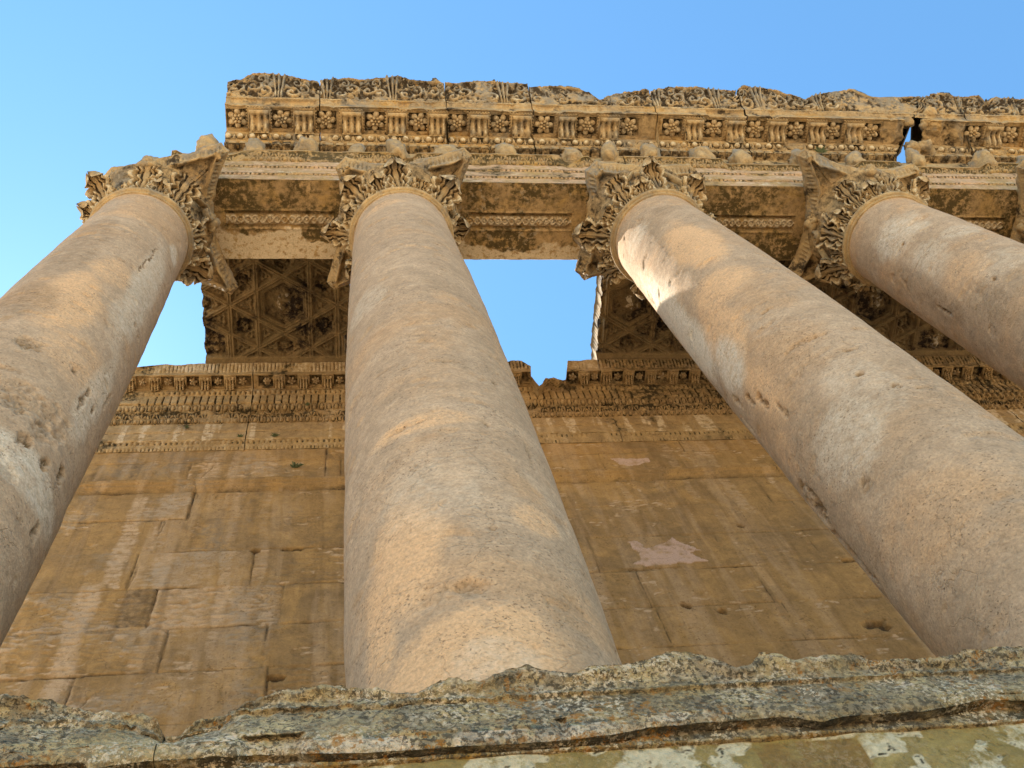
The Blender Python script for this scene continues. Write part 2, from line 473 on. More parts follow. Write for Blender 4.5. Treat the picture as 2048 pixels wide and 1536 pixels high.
WARM = [  # theta, z, sw, sz, strength
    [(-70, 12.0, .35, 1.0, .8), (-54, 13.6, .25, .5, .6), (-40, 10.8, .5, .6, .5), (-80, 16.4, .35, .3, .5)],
    [(-106, 5.1, .75, .42, 1.0), (-125, 6.3, .3, .9, .8), (-140, 5.6, .18, .8, .8), (-60, 6.7, .18, .22, .7), (-108, 8.3, .5, .16, .7), (-95, 7.3, .2, .3, .3), (-112, 17.3, .5, .3, .5), (-76, 11.8, .2, .3, .5)],  # entries near the foot put a warm sun patch into the colour
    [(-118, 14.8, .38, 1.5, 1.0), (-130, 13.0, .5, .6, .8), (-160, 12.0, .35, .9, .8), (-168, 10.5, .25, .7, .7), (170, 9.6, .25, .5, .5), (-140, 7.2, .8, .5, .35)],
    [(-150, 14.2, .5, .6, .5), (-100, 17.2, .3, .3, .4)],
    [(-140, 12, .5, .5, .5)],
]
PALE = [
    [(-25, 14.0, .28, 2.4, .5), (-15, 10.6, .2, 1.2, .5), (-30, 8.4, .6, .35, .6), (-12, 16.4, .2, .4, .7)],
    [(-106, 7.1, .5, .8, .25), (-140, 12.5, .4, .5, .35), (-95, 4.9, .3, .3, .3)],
    [(-160, 16.8, .45, .4, .4), (170, 14.0, .4, 2.4, .9), (-175, 11.5, .35, .7, .7), (-150, 8.6, .5, .6, .5), (-120, 9.0, .35, .8, .3)],  # tall strong entry whitens the sunlit side by colour
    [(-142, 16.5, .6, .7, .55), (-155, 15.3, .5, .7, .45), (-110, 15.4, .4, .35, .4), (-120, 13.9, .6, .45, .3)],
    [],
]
GREY = [
    [(-92, 14.5, .42, 1.9, .32), (-98, 11.8, .45, .8, .38), (-60, 16.6, .3, .5, .15)],
    [(-75, 10.5, .8, 3.0, .18), (-150, 8.0, .35, 2.5, .12), (-60, 5.4, .25, .9, .25)],
    [(-100, 12.0, .3, 2.0, .15), (-110, 16.9, .3, .35, .25), (-125, 8.0, .9, 1.2, .10)],
    [(175, 15.0, .3, 1.5, .35), (-160, 13.4, .3, 1.0, .3)],
    [],
]
JOINT = [(14.14, -80, -36), None, None, (15.5, -170, -100), None]


def gsum(lst, th, z, rr, amp=0.35, seed=0):
    o = np.zeros(th.shape)
    wn_ = fbm(np.cos(th) * 1.2, np.sin(th) * 1.2, z, 0.8, 4, seed) * 0.9
    for (t0, z0, sw, sz, k) in lst:
        d = (th - R_(t0) + np.pi) % (2 * np.pi) - np.pi
        q = (d * rr / sw) ** 2 + ((z - z0) / sz) ** 2
        o = np.maximum(o, k * ss(1.25, 0.55, np.sqrt(q) + wn_ * 0.55))
    return o


def make_shaft(k, root):
    dx, dr, lx, ly = COLP[k]
    nth = 300 if k < 4 else 160
    dz = 0.024 if k < 4 else 0.06
    z = np.concatenate([np.linspace(ZB, ZB + 0.22, 10), np.arange(ZB + 0.24, ZN - 0.03, dz)])
    th = np.linspace(0, 2 * np.pi, nth, endpoint=False)
    TH, Z = np.meshgrid(th, z)
    h = ZN - Z
    r0 = 0.77074 + dr + 0.0318 * h - 0.0018 * h * h
    r0 = r0 + 0.11 * (1 - ss(ZB, ZB + 0.22, Z)) + 0.02 * ss(ZN - 0.22, ZN, Z)
    cx = 4.4 * k + dx; x_, y_ = np.cos(TH), np.sin(TH)
    s = k * 13.7
    big = fbm(x_ * 0.8 + s, y_ * 0.8, Z * 0.8, 0.9, 3, 1)
    med = fbm(x_ * 0.9 + s, y_ * 0.9, Z * 1.1, 3.5, 4, 2)
    rough = fbm(x_ * 0.9, y_ * 0.9, Z, 24.0, 3, 15)
    tool = fbm(x_ * 0.9 + s, y_ * 0.9, Z * 3.0, 9.0, 2, 4)
    d = 0.016 * big + 0.006 * med + 0.0014 * tool
    # shallow dents where flakes are gone
    fl = fbm(x_ * 1.0 + s, y_ * 1.0, Z * 1.5, 2.2, 4, 9)
    d -= 0.016 * ss(0.30, 0.42, fl)
    dirt = 0.25 * ss(0.34, 0.55, fl)
    wob = fbm(x_ * 0.9, y_ * 0.9, Z, 7.0, 3, 12 + k)
    for (t0, z0, sw, sz, dep, di) in G[k]:
        dd = (TH - R_(t0) + np.pi) % (2 * np.pi) - np.pi
        q = np.sqrt((dd * r0 / sw) ** 2 + ((Z - z0) / sz) ** 2) + wob * 1.1 + rough * 0.5
        m_ = ss(1.12, 0.70, q)
        d -= dep * m_ * (0.85 + 1.3 * rough)
        dirt = np.maximum(dirt, di * ss(1.12, 0.8, q) * np.clip(0.75 + 1.6 * rough, 0.15, 1))
    if JOINT[k]:
        zj, a, b = JOINT[k]
        dd = np.abs(Z - zj - 0.02 * wob); w = ss(0.022, 0.006, dd)
        tw = (np.degrees(TH) + 180) % 360 - 180
        sel = ss(a - 4, a + 2, tw) * ss(b + 4, b - 2, tw) * np.clip(0.4 + wob * 1.6, 0, 1)
        d -= 0.02 * w * sel; dirt = np.maximum(dirt, w * sel * 0.9)
    if k == 0:   # slanting crack on the upper shaft
        t_ = (np.degrees(TH) + 180) % 360 - 180
        lin = np.abs((t_ + 38.5 + 3 * wob * 2) - (Z - 14.2) * 3.2)
        w = ss(1.3, 0.4, lin) * ss(14.1, 14.25, Z) * ss(15.75, 15.5, Z)
        d -= 0.015 * w; dirt = np.maximum(dirt, 0.8 * w)
        lo = ss(9.0, 8.8, Z - 0.35 * np.cos(TH + R_(40)) + 0.1 * wob)      # the lower drum stands proud of the flaked one
        d += 0.02 * lo
    rr = r0 + d
    V = np.stack([cx + lx * (Z - 3) + rr * x_, ly * (Z - 3) + rr * y_, Z], -1)
    M = np.zeros(V.shape[:2] + (4,))
    rr0 = 0.85
    M[..., 0] = np.clip(np.maximum(dirt, 1.0 * gsum(GREY[k], TH, Z, rr0, seed=k)), 0, 1)
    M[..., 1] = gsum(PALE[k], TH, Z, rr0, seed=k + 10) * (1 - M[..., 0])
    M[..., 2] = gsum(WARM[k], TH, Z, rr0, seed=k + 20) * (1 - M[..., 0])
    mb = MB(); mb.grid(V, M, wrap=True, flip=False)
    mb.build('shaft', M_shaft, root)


def lathe(mb, cx, cy, prof, n=96, ero=0.006, seed=0, es=5.0, M=None):
    p = np.array(prof, float)
    dl = np.hypot(*(p[1:] - p[:-1]).T); cum = np.concatenate([[0], np.cumsum(dl)])
    s = np.linspace(0, cum[-1], max(6, int(cum[-1] / 0.015)))
    r = np.interp(s, cum, p[:, 0]); z = np.interp(s, cum, p[:, 1])
    th = np.linspace(0, 2 * np.pi, n, endpoint=False)
    TH, Rr = np.meshgrid(th, r); Z = np.repeat(z[:, None], n, 1)
    Rr = Rr + ero * fbm(np.cos(TH) * Rr + cx, np.sin(TH) * Rr, Z, es, 4, seed)
    V = np.stack([cx + Rr * np.cos(TH), cy + Rr * np.sin(TH), Z], -1)
    mb.grid(V, M, wrap=True, flip=False)
    return V


def torus_pts(r0, z0, a, b, n=10, a0=-90, a1=90):
    return [(r0 + a * math.cos(R_(q)), z0 + b * math.sin(R_(q))) for q in np.linspace(a0, a1, n)]


def leaf_mesh(H, W, curl, seed, broken=0.0):
    """acanthus leaf growing up +Z, bending outward along -Y"""
    nu, nv = 44, 41
    u = np.linspace(0, 1 - broken, nu); v = np.linspace(-1, 1, nv)
    q_ = np.linspace(0, 1, 200)
    phi = R_(8) + R_(25) * ss(0.05, 0.5, q_) + R_(curl) * ss(0.62, 1.0, q_) ** 1.3
    st = H * 1.12 / 200
    pr = np.cumsum(np.sin(phi)) * st; pz = np.cumsum(np.cos(phi)) * st
    uu = np.linspace(0, 1, 200)
    U, Vv = np.meshgrid(u, v, indexing='ij')
    cr = np.interp(U, uu, pr); cz = np.interp(U, uu, pz); ph = np.interp(U, uu, phi)
    lob = np.abs(np.sin(np.pi * (U * 3.8 + 0.1)))
    w = W * (0.62 + 0.55 * np.sin(np.pi * np.clip(U, 0, 1) * 0.62)) * np.sqrt(np.clip(1 - U ** 5, 0.02, 1))
    w = w * (0.54 + 0.50 * lob ** 0.6)
    teeth = 1 + 0.07 * np.cos(U * 2 * np.pi * 17) * ss(0.6, 1, np.abs(Vv))
    X = Vv * w * teeth
    # veins fan out from the stem
    av = np.abs(Vv)
    vein = np.cos(2 * np.pi * (av ** 0.8 * 2.7 - U * 0.75 + 0.06))
    h = 0.045 * (np.abs(vein) ** 0.7 * np.sign(vein)) * ss(0.06, 0.25, av) + 0.045 * np.exp(-(Vv / 0.06) ** 2) * (1 - 0.5 * U)
    h += 0.055 * av ** 2 * (0.4 + lob)
    for uc, vc in ((0.22, 0.42), (0.45, 0.5), (0.68, 0.5)):
        h -= 0.13 * np.exp(-(((U - uc) / 0.045) ** 2 + ((av - vc) / 0.09) ** 2))
    h += 0.012 * fbm(X, U * H, seed * 2.0, 9, 3, seed)
    cr2 = cr + h * np.cos(ph); cz2 = cz - h * np.sin(ph)
    P = np.stack([X, -cr2, cz2], -1)
    M = np.zeros(P.shape[:2] + (4,))
    M[..., 0] = np.clip(ss(0.018, -0.03, h) * 0.85, 0, 1)
    M[..., 1] = 0.5 * ss(0.03, 0.06, h)
    mb = MB()
    mb.grid(P, M, flip=True)
    # back face, closed along the rim
    back = P.copy(); back[..., 1] += 0.035 * np.cos(ph) + 0.004; back[..., 2] += 0.035 * np.sin(ph)
    I2 = mb.grid(back, M, flip=False)
    I1 = I2 - nu * nv
    for a, b in ((I1[0], I2[0]), (I2[-1], I1[-1]), (I2[:, 0], I1[:, 0]), (I1[:, -1], I2[:, -1])):
        mb.q.append(np.stack([a[:-1], b[:-1], b[1:], a[1:]], -1))
    return mb.data('acanthus_leaf')


LEAVES = [leaf_mesh(0.46, 0.17, 90, 1), leaf_mesh(0.44, 0.16, 60, 2, 0.15), leaf_mesh(0.50, 0.16, 110, 3), leaf_mesh(0.44, 0.17, 30, 4, 0.45)]
TALL = [leaf_mesh(0.86, 0.25, 100, 5), leaf_mesh(0.84, 0.24, 70, 6, 0.14), leaf_mesh(0.88, 0.25, 40, 7, 0.36)]


def fleuron_mesh():
    mb = MB()
    for i in range(7):
        a = R_(-90 + (i - 3) * 30)
        c, s_ = math.cos(a), math.sin(a)
        mb.ball((0.10 * c, -0.03, 0.02 + 0.13 * (1 + s_) - 0.05), (0.045, 0.07, 0.10), mat=[[c, 0, s_], [0, 1, 0], [-s_, 0, c]])
    mb.ball((0, -0.07, 0.06), (0.09, 0.10, 0.10), 12, 8)
    for V in mb.v:
        V += 0.03 * fbm(V[:, 0], V[:, 1], V[:, 2], 12, 3, 3)[:, None]
    return mb.data('fleuron')


FLEURON = fleuron_mesh()


def volute_mesh():
    mb = MB()
    t = np.linspace(0, 1, 60); ang = t * 2 * np.pi * 1.6
    r = 0.15 * (1 - t) + 0.03
    px = -np.cos(ang) * r + 0.15; pz = np.sin(ang) * r
    pts = np.stack([px, np.zeros(60), pz], -1)
    stem = np.stack([np.linspace(-0.28, px[0], 12), np.zeros(12), -0.38 * (1 - np.linspace(0, 1, 12)) ** 1.0], -1)[:-1]
    pts = np.concatenate([stem, pts])
    tan = np.gradient(pts, axis=0); tan /= np.linalg.norm(tan, axis=1)[:, None]
    nrm = np.cross(tan, [0, 1, 0])
    a = np.linspace(0, 2 * np.pi, 8, endpoint=False)
    V = pts[:, None, :] + nrm[:, None, :] * (0.028 * np.cos(a))[None, :, None] + np.array([0, 1, 0])[None, None, :] * (0.06 * np.sin(a))[None, :, None]
    mb.grid(V, wrap=True)
    return mb.data('volute')


VOLUTE = volute_mesh()
# horn lengths, by angle -45 (front right), 45, 135, 225 (front left)
HORN = [(1.0, 1.03, .9, .60), (.98, .85, .98, .80), (.76, .9, .84, .78), (.84, .9, .98, 1.03), (.9, .9, .97, .95)]


def make_capital(k, root):
    dx, dr, lx, ly = COLP[k]
    cx = 4.4 * k + dx + lx * 16; cy = ly * 16
    mb = MB()
    r0 = 0.78 + dr
    ring = [(r0 + 0.0, ZN - 0.10), (r0 + 0.035, ZN - 0.095), (r0 + 0.04, ZN - 0.06)] + torus_pts(r0 + 0.035, ZN, 0.058, 0.055) + [(r0 - 0.03, ZN + 0.06)]
    lathe(mb, cx, cy, ring, 180, 0.014, k)
    mb.build('astragal', M_carve, root)
    mb = MB()
    bell = [(r0 - 0.05, ZN + 0.04), (r0 - 0.02, ZN + 0.3), (r0 + 0.03, ZN + 0.65), (r0 + 0.12, ZN + 0.95), (r0 + 0.26, ZN + 1.12), (r0 + 0.28, ZN + 1.15), (r0 + 0.25, ZN + 1.19), (0.2, ZN + 1.2)]
    lathe(mb, cx, cy, bell, 128, 0.03, k + 5, 4.0, M=None); mb.m[-1][:, 0] = 0.4
    cap = mb.build('capital', M_carve, root)
    # abacus with four horns and hollow sides
    na, nz = 96, 9
    horn = HORN[k]
    z0, z1 = 19.19, 19.545
    def outline(s):
        P = []
        base = []
        for i in range(4):
            a = R_(-45 + 90 * i)
            L = 1.815 * horn[i]
            hv = np.array([math.cos(a), math.sin(a)]); tv = np.array([-hv[1], hv[0]])
            w = 0.10 + 0.16 * (1 - horn[i])
            base.append((hv * L - tv * w, hv * L + tv * w))
        for i in range(4):
            p0 = base[i][1]; p1 = base[(i + 1) % 4][0]
            mid = R_(90 * i); mv = np.array([math.cos(mid), math.sin(mid)]) * (1.02 + 0.0 * s)
            t = np.linspace(0, 1, na)
            ctrl = 2 * mv - 0.5 * (p0 + p1)
            q = (1 - t)[:, None] ** 2 * p0 + 2 * ((1 - t) * t)[:, None] * ctrl + t[:, None] ** 2 * p1
            P.append(q)
            e = base[(i + 1) % 4]
            P.append(e[0] + (e[1] - e[0]) * np.linspace(0.12, 0.88, 6)[:, None])
        return np.concatenate(P)
    O = outline(0)
    n = len(O)
    prof = [(-0.115, 0.0), (-0.105, 0.05), (-0.095, 0.08), (-0.05, 0.17), (-0.015, 0.235), (0.0, 0.24), (0.0, 0.345), (0.0, 0.352)]
    pr = np.array(prof); cum = np.concatenate([[0], np.cumsum(np.hypot(*(pr[1:] - pr[:-1]).T))])
    s = np.linspace(0, cum[-1], 26)
    off = np.interp(s, cum, pr[:, 0]); zz = np.interp(s, cum, pr[:, 1])
    tg = np.roll(O, -1, 0) - np.roll(O, 1, 0); tg /= np.linalg.norm(tg, axis=1)[:, None]
    nr = np.stack([tg[:, 1], -tg[:, 0]], -1)
    arc = np.concatenate([[0], np.cumsum(np.linalg.norm(O[1:] - O[:-1], axis=1))])
    tn = (np.interp(zz, [0.05, 0.10, 0.16, 0.22], [0, 1, 1, 0]))[:, None] * np.where(np.abs((arc / 0.075) % 1 - 0.5) * 2 > 0.62, -0.045, 0.012)[None, :]
    P = O[None, :, :] + nr[None] * (off[:, None] + tn)[..., None]
    P = np.concatenate([P, np.repeat(zz[:, None, None], n, 1)], -1) + np.array([cx, cy, z0])
    er = 0.035 * fbm(P[..., 0], P[..., 1], P[..., 2], 3.2, 4, k + 2) - 0.04 * ss(0.2, 0.4, fbm(P[..., 0], P[..., 1], P[..., 2], 2.0, 4, k + 31)) + 0.014 * fbm(P[..., 0], P[..., 1], P[..., 2], 12.0, 3, k + 2)
    P[..., :2] += nr[None] * er[..., None]
    P[..., 2] += 0.4 * er
    # underside: rings from the lower outline to the centre, hollow inside a raised rim
    rings = []
    low = P[0]
    for q in np.concatenate([np.linspace(1, 0.3, 22)]):
        r_ = low.copy(); r_[:, :2] = np.array([cx, cy]) + (low[:, :2] - np.array([cx, cy])) * q
        rad_ = np.hypot(r_[:, 0] - cx, r_[:, 1] - cy)
        edge = (1 - q) * np.hypot(low[:, 0] - cx, low[:, 1] - cy)
        r_[:, 2] = low[:, 2] + 0.11 * ss(0.05, 0.13, edge) * ss(0.95, 1.2, rad_) + 0.02 * fbm(r_[:, 0], r_[:, 1], 0, 6, 3, k)
        rings.append(r_)
    mb = MB()
    full = np.concatenate([np.array(rings)[::-1], P[1:]], 0)
    Mk = np.zeros(full.shape[:2] + (4,))
    Mk[..., 0] = 0.7 * ss(0.0, 0.5, fbm(full[..., 0], full[..., 1], full[..., 2], 2.2, 4, 4)) + 0.35 * ss(z0 + 0.03, z0 + 0.1, full[..., 2]) * (np.arange(full.shape[0]) < 22)[:, None]
    Mk[..., 3] = 0.5 * ss(-0.1, 0.4, fbm(full[..., 0], full[..., 1], full[..., 2], 1.3, 3, 14))
    I = mb.grid(full, Mk, wrap=True, flip=False)
    mb.poly(list(I[0, :-1][::-1])); mb.poly(list(I[-1, :-1]))
    mb.build('abacus', M_carve, cap)
    rr = random.Random(k * 5 + 3)
    for i in range(8):
        for row in range(2):
            a = R_(22.5 + 45 * i) if row == 0 else R_(45 * i)
            me = rr.choice([LEAVES[0], LEAVES[1], LEAVES[2], LEAVES[3], LEAVES[3]]) if row == 0 else rr.choice([TALL[0], TALL[0], TALL[1], TALL[2]])
            rad_ = r0 - 0.015 + 0.01 * row
            sc = rr.uniform(0.9, 1.1)
            inst('acanthus_leaf', me, M_carve, cap, (cx + rad_ * math.cos(a), cy + rad_ * math.sin(a), ZN + 0.05), (rr.uniform(-.10, .12), rr.uniform(-.14, .14), a + math.pi / 2 + rr.uniform(-.1, .1)), (sc * rr.uniform(.85, 1.15), sc, rr.uniform(0.85, 1.1)))
    for i in range(4):
        a = R_(90 * i)
        if rr.random() < 0.85:
            inst('fleuron', FLEURON, M_carve, cap, (cx + 0.98 * math.cos(a), cy + 0.98 * math.sin(a), 19.12), (0, 0, a + math.pi / 2), (1.1, 1.1, 1.2))
        for sg in (-1, 1):
            b = a + sg * R_(20)
            if rr.random() < 0.3:
                o = inst('volute', VOLUTE, M_carve, cap, (cx + 0.98 * math.cos(b), cy + 0.98 * math.sin(b), 18.98), (0, 0, b + math.pi / 2), (sg * 0.9 * -1, 1, 0.9))
    return cap


def make_base(k, root):
    cx = 4.4 * k + COLP[k][0]
    mb = MB(); mb.box(cx - 1.24, cx + 1.24, -1.24, 1.24, 3.0, 3.32)
    mb.build('plinth', M_carve, root, smooth=False)
    mb = MB()
    prof = [(1.0, 3.32)] + torus_pts(1.08, 3.48, 0.16, 0.15) + [(1.07, 3.66), (1.02, 3.72), (1.03, 3.80)] + torus_pts(1.03, 3.90, 0.09, 0.09) + [(0.98, 4.0), (0.98, 4.05), (0.9, 4.06)]
    lathe(mb, cx, 0, prof, 128, 0.02, k)
    mb.build('base', M_carve, root)


CLAB = ['leftmost column, its shaft flaked at lower left with a slanting crack near the top',
        'second column from the left, standing centrally before the cella wall with a painted sunlit foot',
        'third column from the left, sunlit white below its capital, with a row of upright gouges',
        'fourth column from the left, pale and smooth, with a small square socket in its shaft',
        'column at the right picture edge, only part of its capital showing beside the architrave']
for k in range(5):
    root = thing('column', CLAB[k], 'column', (4.4 * k + COLP[k][0], 0, 3.0), 'columns of the temple colonnade')
    make_base(k, root); make_shaft(k, root); make_capital(k, root)

# ================================================================= ENTABLATURE
ent = thing('entablature', 'carved stone entablature resting on the columns, its cornice ragged against the sky', 'entablature', (0, 0, 19.55))


def archi_segs():
    return [
        ([(0.80, 19.95), (0.78, 19.55)], 0.05, None, 'b'),
        ([(0.78, 19.55), (-0.68, 19.55)], 0.016, None, 'soffit'),
        ([(-0.68, 19.55), (-0.70, 19.86)], 0.03, None, 'f1'),
        ([(-0.70, 19.86), (-0.735, 19.90)], 0.012, lambda x, t: p_bead(x, t, 0.08, 0.012), 'bd'),
        ([(-0.735, 19.90), (-0.75, 20.28)], 0.03, None, 'f2'),
        ([(-0.75, 20.28), (-0.785, 20.33)], 0.012, lambda x, t: p_bead(x, t, 0.08, 0.012), 'bd'),
        ([(-0.785, 20.33), (-0.80, 20.66)], 0.03, None, 'f3'),
        ([(-0.80, 20.66), (-0.83, 20.70), (-0.865, 20.78)], 0.012, lambda x, t: p_egg(x, t, 0.145, 0.022), 'egg'),
        ([(-0.865, 20.78), (-0.885, 20.84), (-0.95, 20.96)], 0.014, lambda x, t: p_palm(x, t, 0.17, 0.022), 'palm'),
        ([(-0.95, 20.96), (-0.955, 21.02), (-0.70, 21.03)], 0.02, None, 'top'),
        ([(-0.70, 21.03), (0.80, 21.03), (0.82, 20.95)], 0.2, None, 'back'),
    ]


def soffit_warp(V, pid, T):
    r = pid == 1
    x = V[r][..., 0]; y = V[r][..., 1]
    c = (x / 4.4) % 1 * 4.4
    inx = ss(1.22, 1.24, c) * ss(3.18, 3.16, c)
    yy = np.abs(y - 0.05)
    dep = 0.07 * inx * ss(0.155, 0.135, yy)
    q1 = np.abs(y - 0.05 - 0.062 * np.sin(x * 2 * np.pi / 0.26)); q2 = np.abs(y - 0.05 + 0.062 * np.sin(x * 2 * np.pi / 0.26))
    dots = np.exp(-(((x / 0.13) % 1 - 0.5) * 0.13 / 0.022) ** 2 - (y - 0.05) ** 2 / 0.0006)
    gu = (0.04 * np.maximum(np.exp(-(q1 / 0.018) ** 2), np.exp(-(q2 / 0.018) ** 2)) + 0.045 * dots) * inx * ss(0.14, 0.11, yy)
    rim = -0.015 * inx * ss(0.19, 0.18, yy) * ss(0.145, 0.16, yy)
    V[r, ..., 2] += dep - gu * 1.3 - 0.02 * inx * ss(0.11, 0.09, yy) + rim
    # upper courses are broken back here and there
    up = V[..., 2] > 20.65
    n = fbm(V[..., 0], 0 * V[..., 0], 0 * V[..., 0] + 3, 0.8, 3, 8)
    brk = ss(0.05, 0.2, n) * ss(20.5, 20.8, V[..., 2]) * (V[..., 1] < -0.6)
    V[..., 1] += 0.11 * brk
    # snapped left end of the architrave
    e = ss(0.6, 0.0, V[..., 0]) * ss(19.7, 21, V[..., 2])
    V[..., 0] += 0.25 * e * (0.5 + fbm(V[..., 1], V[..., 2], 0 * e, 2.0, 3, 2))
    return V


def archi_mask(V, pid, T, D, M):
    x, y, z = V[..., 0], V[..., 1], V[..., 2]
    n = fbm(x, y, z, 1.3, 5, 21); n2 = fbm(x, y, z, 4.0, 4, 22)
    s = pid[:, None] == 1
    bay = np.floor(x / 4.4)
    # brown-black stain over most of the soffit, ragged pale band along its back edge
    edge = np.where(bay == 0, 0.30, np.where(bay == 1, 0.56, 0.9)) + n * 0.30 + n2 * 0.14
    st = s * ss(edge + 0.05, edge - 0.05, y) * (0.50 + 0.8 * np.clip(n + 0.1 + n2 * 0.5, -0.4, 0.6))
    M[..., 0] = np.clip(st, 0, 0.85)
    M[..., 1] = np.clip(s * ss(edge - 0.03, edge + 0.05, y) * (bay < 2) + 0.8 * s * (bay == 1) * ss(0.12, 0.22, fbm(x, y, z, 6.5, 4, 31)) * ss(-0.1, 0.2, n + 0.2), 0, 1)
    c4 = (x / 4.4) % 1 * 4.4
    pan = s * (c4 > 1.24) * (c4 < 3.16) * (np.abs(y - 0.05) < 0.13)
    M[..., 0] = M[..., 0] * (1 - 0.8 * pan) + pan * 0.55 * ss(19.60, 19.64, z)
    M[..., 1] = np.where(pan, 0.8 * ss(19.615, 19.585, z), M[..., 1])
    f = ((pid >= 2) & (pid <= 6))[:, None]
    M[..., 2] = np.where(f, np.clip(0.6 + n, 0, 1), M[..., 2])
    M[..., 1] = np.where(f, np.clip(n2 * 0.9 - 0.05, 0, 0.4), M[..., 1])
    M[..., 0] = np.where(f, 0.55 * ss(0.05, 0.4, fbm(x, y, z, 1.1, 4, 28)), M[..., 0])
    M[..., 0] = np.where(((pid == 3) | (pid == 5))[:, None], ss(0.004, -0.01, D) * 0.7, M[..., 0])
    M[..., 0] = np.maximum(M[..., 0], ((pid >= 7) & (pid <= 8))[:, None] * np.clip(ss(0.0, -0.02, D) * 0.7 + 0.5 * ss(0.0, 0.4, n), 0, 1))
    return M


AX = [0.0, 4.39, 8.83, 13.2, 17.6, 22.0]
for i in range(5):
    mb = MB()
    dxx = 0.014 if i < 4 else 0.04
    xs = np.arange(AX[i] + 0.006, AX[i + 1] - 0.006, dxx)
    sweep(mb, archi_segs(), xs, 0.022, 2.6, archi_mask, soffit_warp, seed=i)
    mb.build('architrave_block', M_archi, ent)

# frieze
mb = MB()
segs = [([(0.72, 21.04), (-0.72, 21.04)], 0.3, None, ''), ([(-0.72, 21.04), (-0.74, 22.0)], 0.03, None, ''), ([(-0.74, 22.0), (0.72, 22.0), (0.72, 21.04)], 0.3, None, '')]


def frieze_mask(V, pid, T, D, M):
    M[..., 0] = np.clip(0.3 + fbm(V[..., 0], V[..., 1], V[..., 2], 2, 4, 3), 0, 0.8)
    return M


sweep(mb, segs, np.arange(1.02, 22, 0.03), 0.05, 2.5, frieze_mask, seed=40)
mb.build('frieze', M_carve, ent)

# broken animal-bracket stubs along the frieze


def stub_mesh(seed, w=0.17):
    n, m = 28, 22
    u = np.linspace(0, 2 * np.pi, n, endpoint=False); v = np.linspace(0.05, np.pi - 0.05, m)
    X = np.outer(np.sin(v), np.cos(u)); Y = np.outer(np.sin(v), np.sin(u)); Z = np.outer(np.cos(v), np.ones(n))
    p = 3.0
    r = (np.abs(X) ** p + np.abs(Y) ** p + np.abs(Z) ** p) ** (-1 / p)
    P = np.stack([X * r * w, Y * r * 0.26, Z * r * 0.42], -1)
    P[..., 1] -= 0.10 * P[..., 2]
    d = 0.15 * fbm(P[..., 0], P[..., 1], P[..., 2], 4.0, 2, seed) + 0.10 * np.abs(fbm(P[..., 0], P[..., 1], P[..., 2], 8.0, 4, seed + 9))
    P[..., 2] = np.minimum(P[..., 2], 0.30 + 0.5 * fbm(P[..., 0], P[..., 1], 0 * X, 3.0, 3, seed))
    P += np.stack([X, Y, Z], -1) * d[..., None]
    mb = MB()
    M = np.zeros((m, n, 4)); M[..., 1] = 0.15 * ss(0, 0.04, d); M[..., 3] = 0.6 * ss(-0.1, 0.2, P[..., 2])
    I = mb.grid(P, M, wrap=True, flip=True)
    mb.poly(list(I[0, :-1])); mb.poly(list(I[-1, :-1])[::-1])
    return mb.data('broken_bracket')


STUB = [stub_mesh(i * 3 + 1) for i in range(5)]
for i, x in enumerate([0.74, 1.63, 2.59, 3.58, 4.39, 5.33, 6.54, 7.86, 8.69, 9.53, 10.58, 11.44, 12.74, 13.95, 15.29, 16.77, 17.9]):
    rr = random.Random(i)
    inst('broken_bracket', STUB[i % 5], M_carve, ent, (x, -0.80 - rr.uniform(0, 0.05), 21.5 + rr.uniform(-.14, .0)), (rr.uniform(-.1, .1), rr.uniform(-.15, .15), rr.uniform(-.3, .3)), (rr.uniform(.75, 1.2), rr.uniform(0.6, 1.0), rr.uniform(.75, 1.1)))
inst('broken_bracket', STUB[2], M_carve, ent, (-0.22, -0.62, 20.55), (0.2, 0.1, 0.3), (.7, .7, .8))

# cornice blocks
ROS = [1.23, 2.11, 2.98, 3.98, 4.86, 5.65, 6.55, 7.48, 8.39, 9.30, 10.25, 11.17, 12.10, 13.03, 13.86, 14.73, 17.15, 18.05, 19.0, 19.9]
MOD = [1.66, 2.55, 3.50, 4.41, 5.25, 6.10, 6.99, 7.95, 8.86, 9.75, 10.71, 11.63, 12.56, 13.46, 14.32, 16.70, 17.60, 18.55, 19.45]
SKY = [(1.0, 0.67), (1.25, 0.79), (1.49, 1.06), (1.74, 1.13), (2.04, 1.05), (2.45, 0.92), (2.81, 0.77), (2.86, 0.62), (2.94, 0.88), (3.37, 0.97), (3.68, 0.93), (4.31, 1.07), (4.52, 1.13), (4.72, 0.99), (5.35, 0.91), (5.51, 0.86), (5.88, 0.94), (6.21, 1.03), (6.74, 0.99), (7.22, 0.95), (7.26, 0.76), (7.7, 0.87), (8.24, 0.81), (8.55, 0.61), (8.73, 0.29), (9.09, 0.57), (9.79, 0.83), (9.92, 0.73), (10.14, 0.91), (10.82, 1.0), (11.83, 0.87), (12.1, 1.11), (12.55, 1.05), (13.07, 0.78), (13.37, 0.55), (13.65, 0.77), (14.04, 0.94), (14.67, 1.09), (14.93, 0.72), (15.56, 0.87), (15.7, 0.46), (15.96, 0.77), (16.69, 1.02), (17.2, 0.88), (17.65, 0.95), (17.72, 0.56), (18.01, 0.92), (18.7, 0.84), (20, .8), (23, .9)]
ZS = 22.55
YB, YF = -1.05, -1.56
COF = [(x, 0.255) for x in ROS]


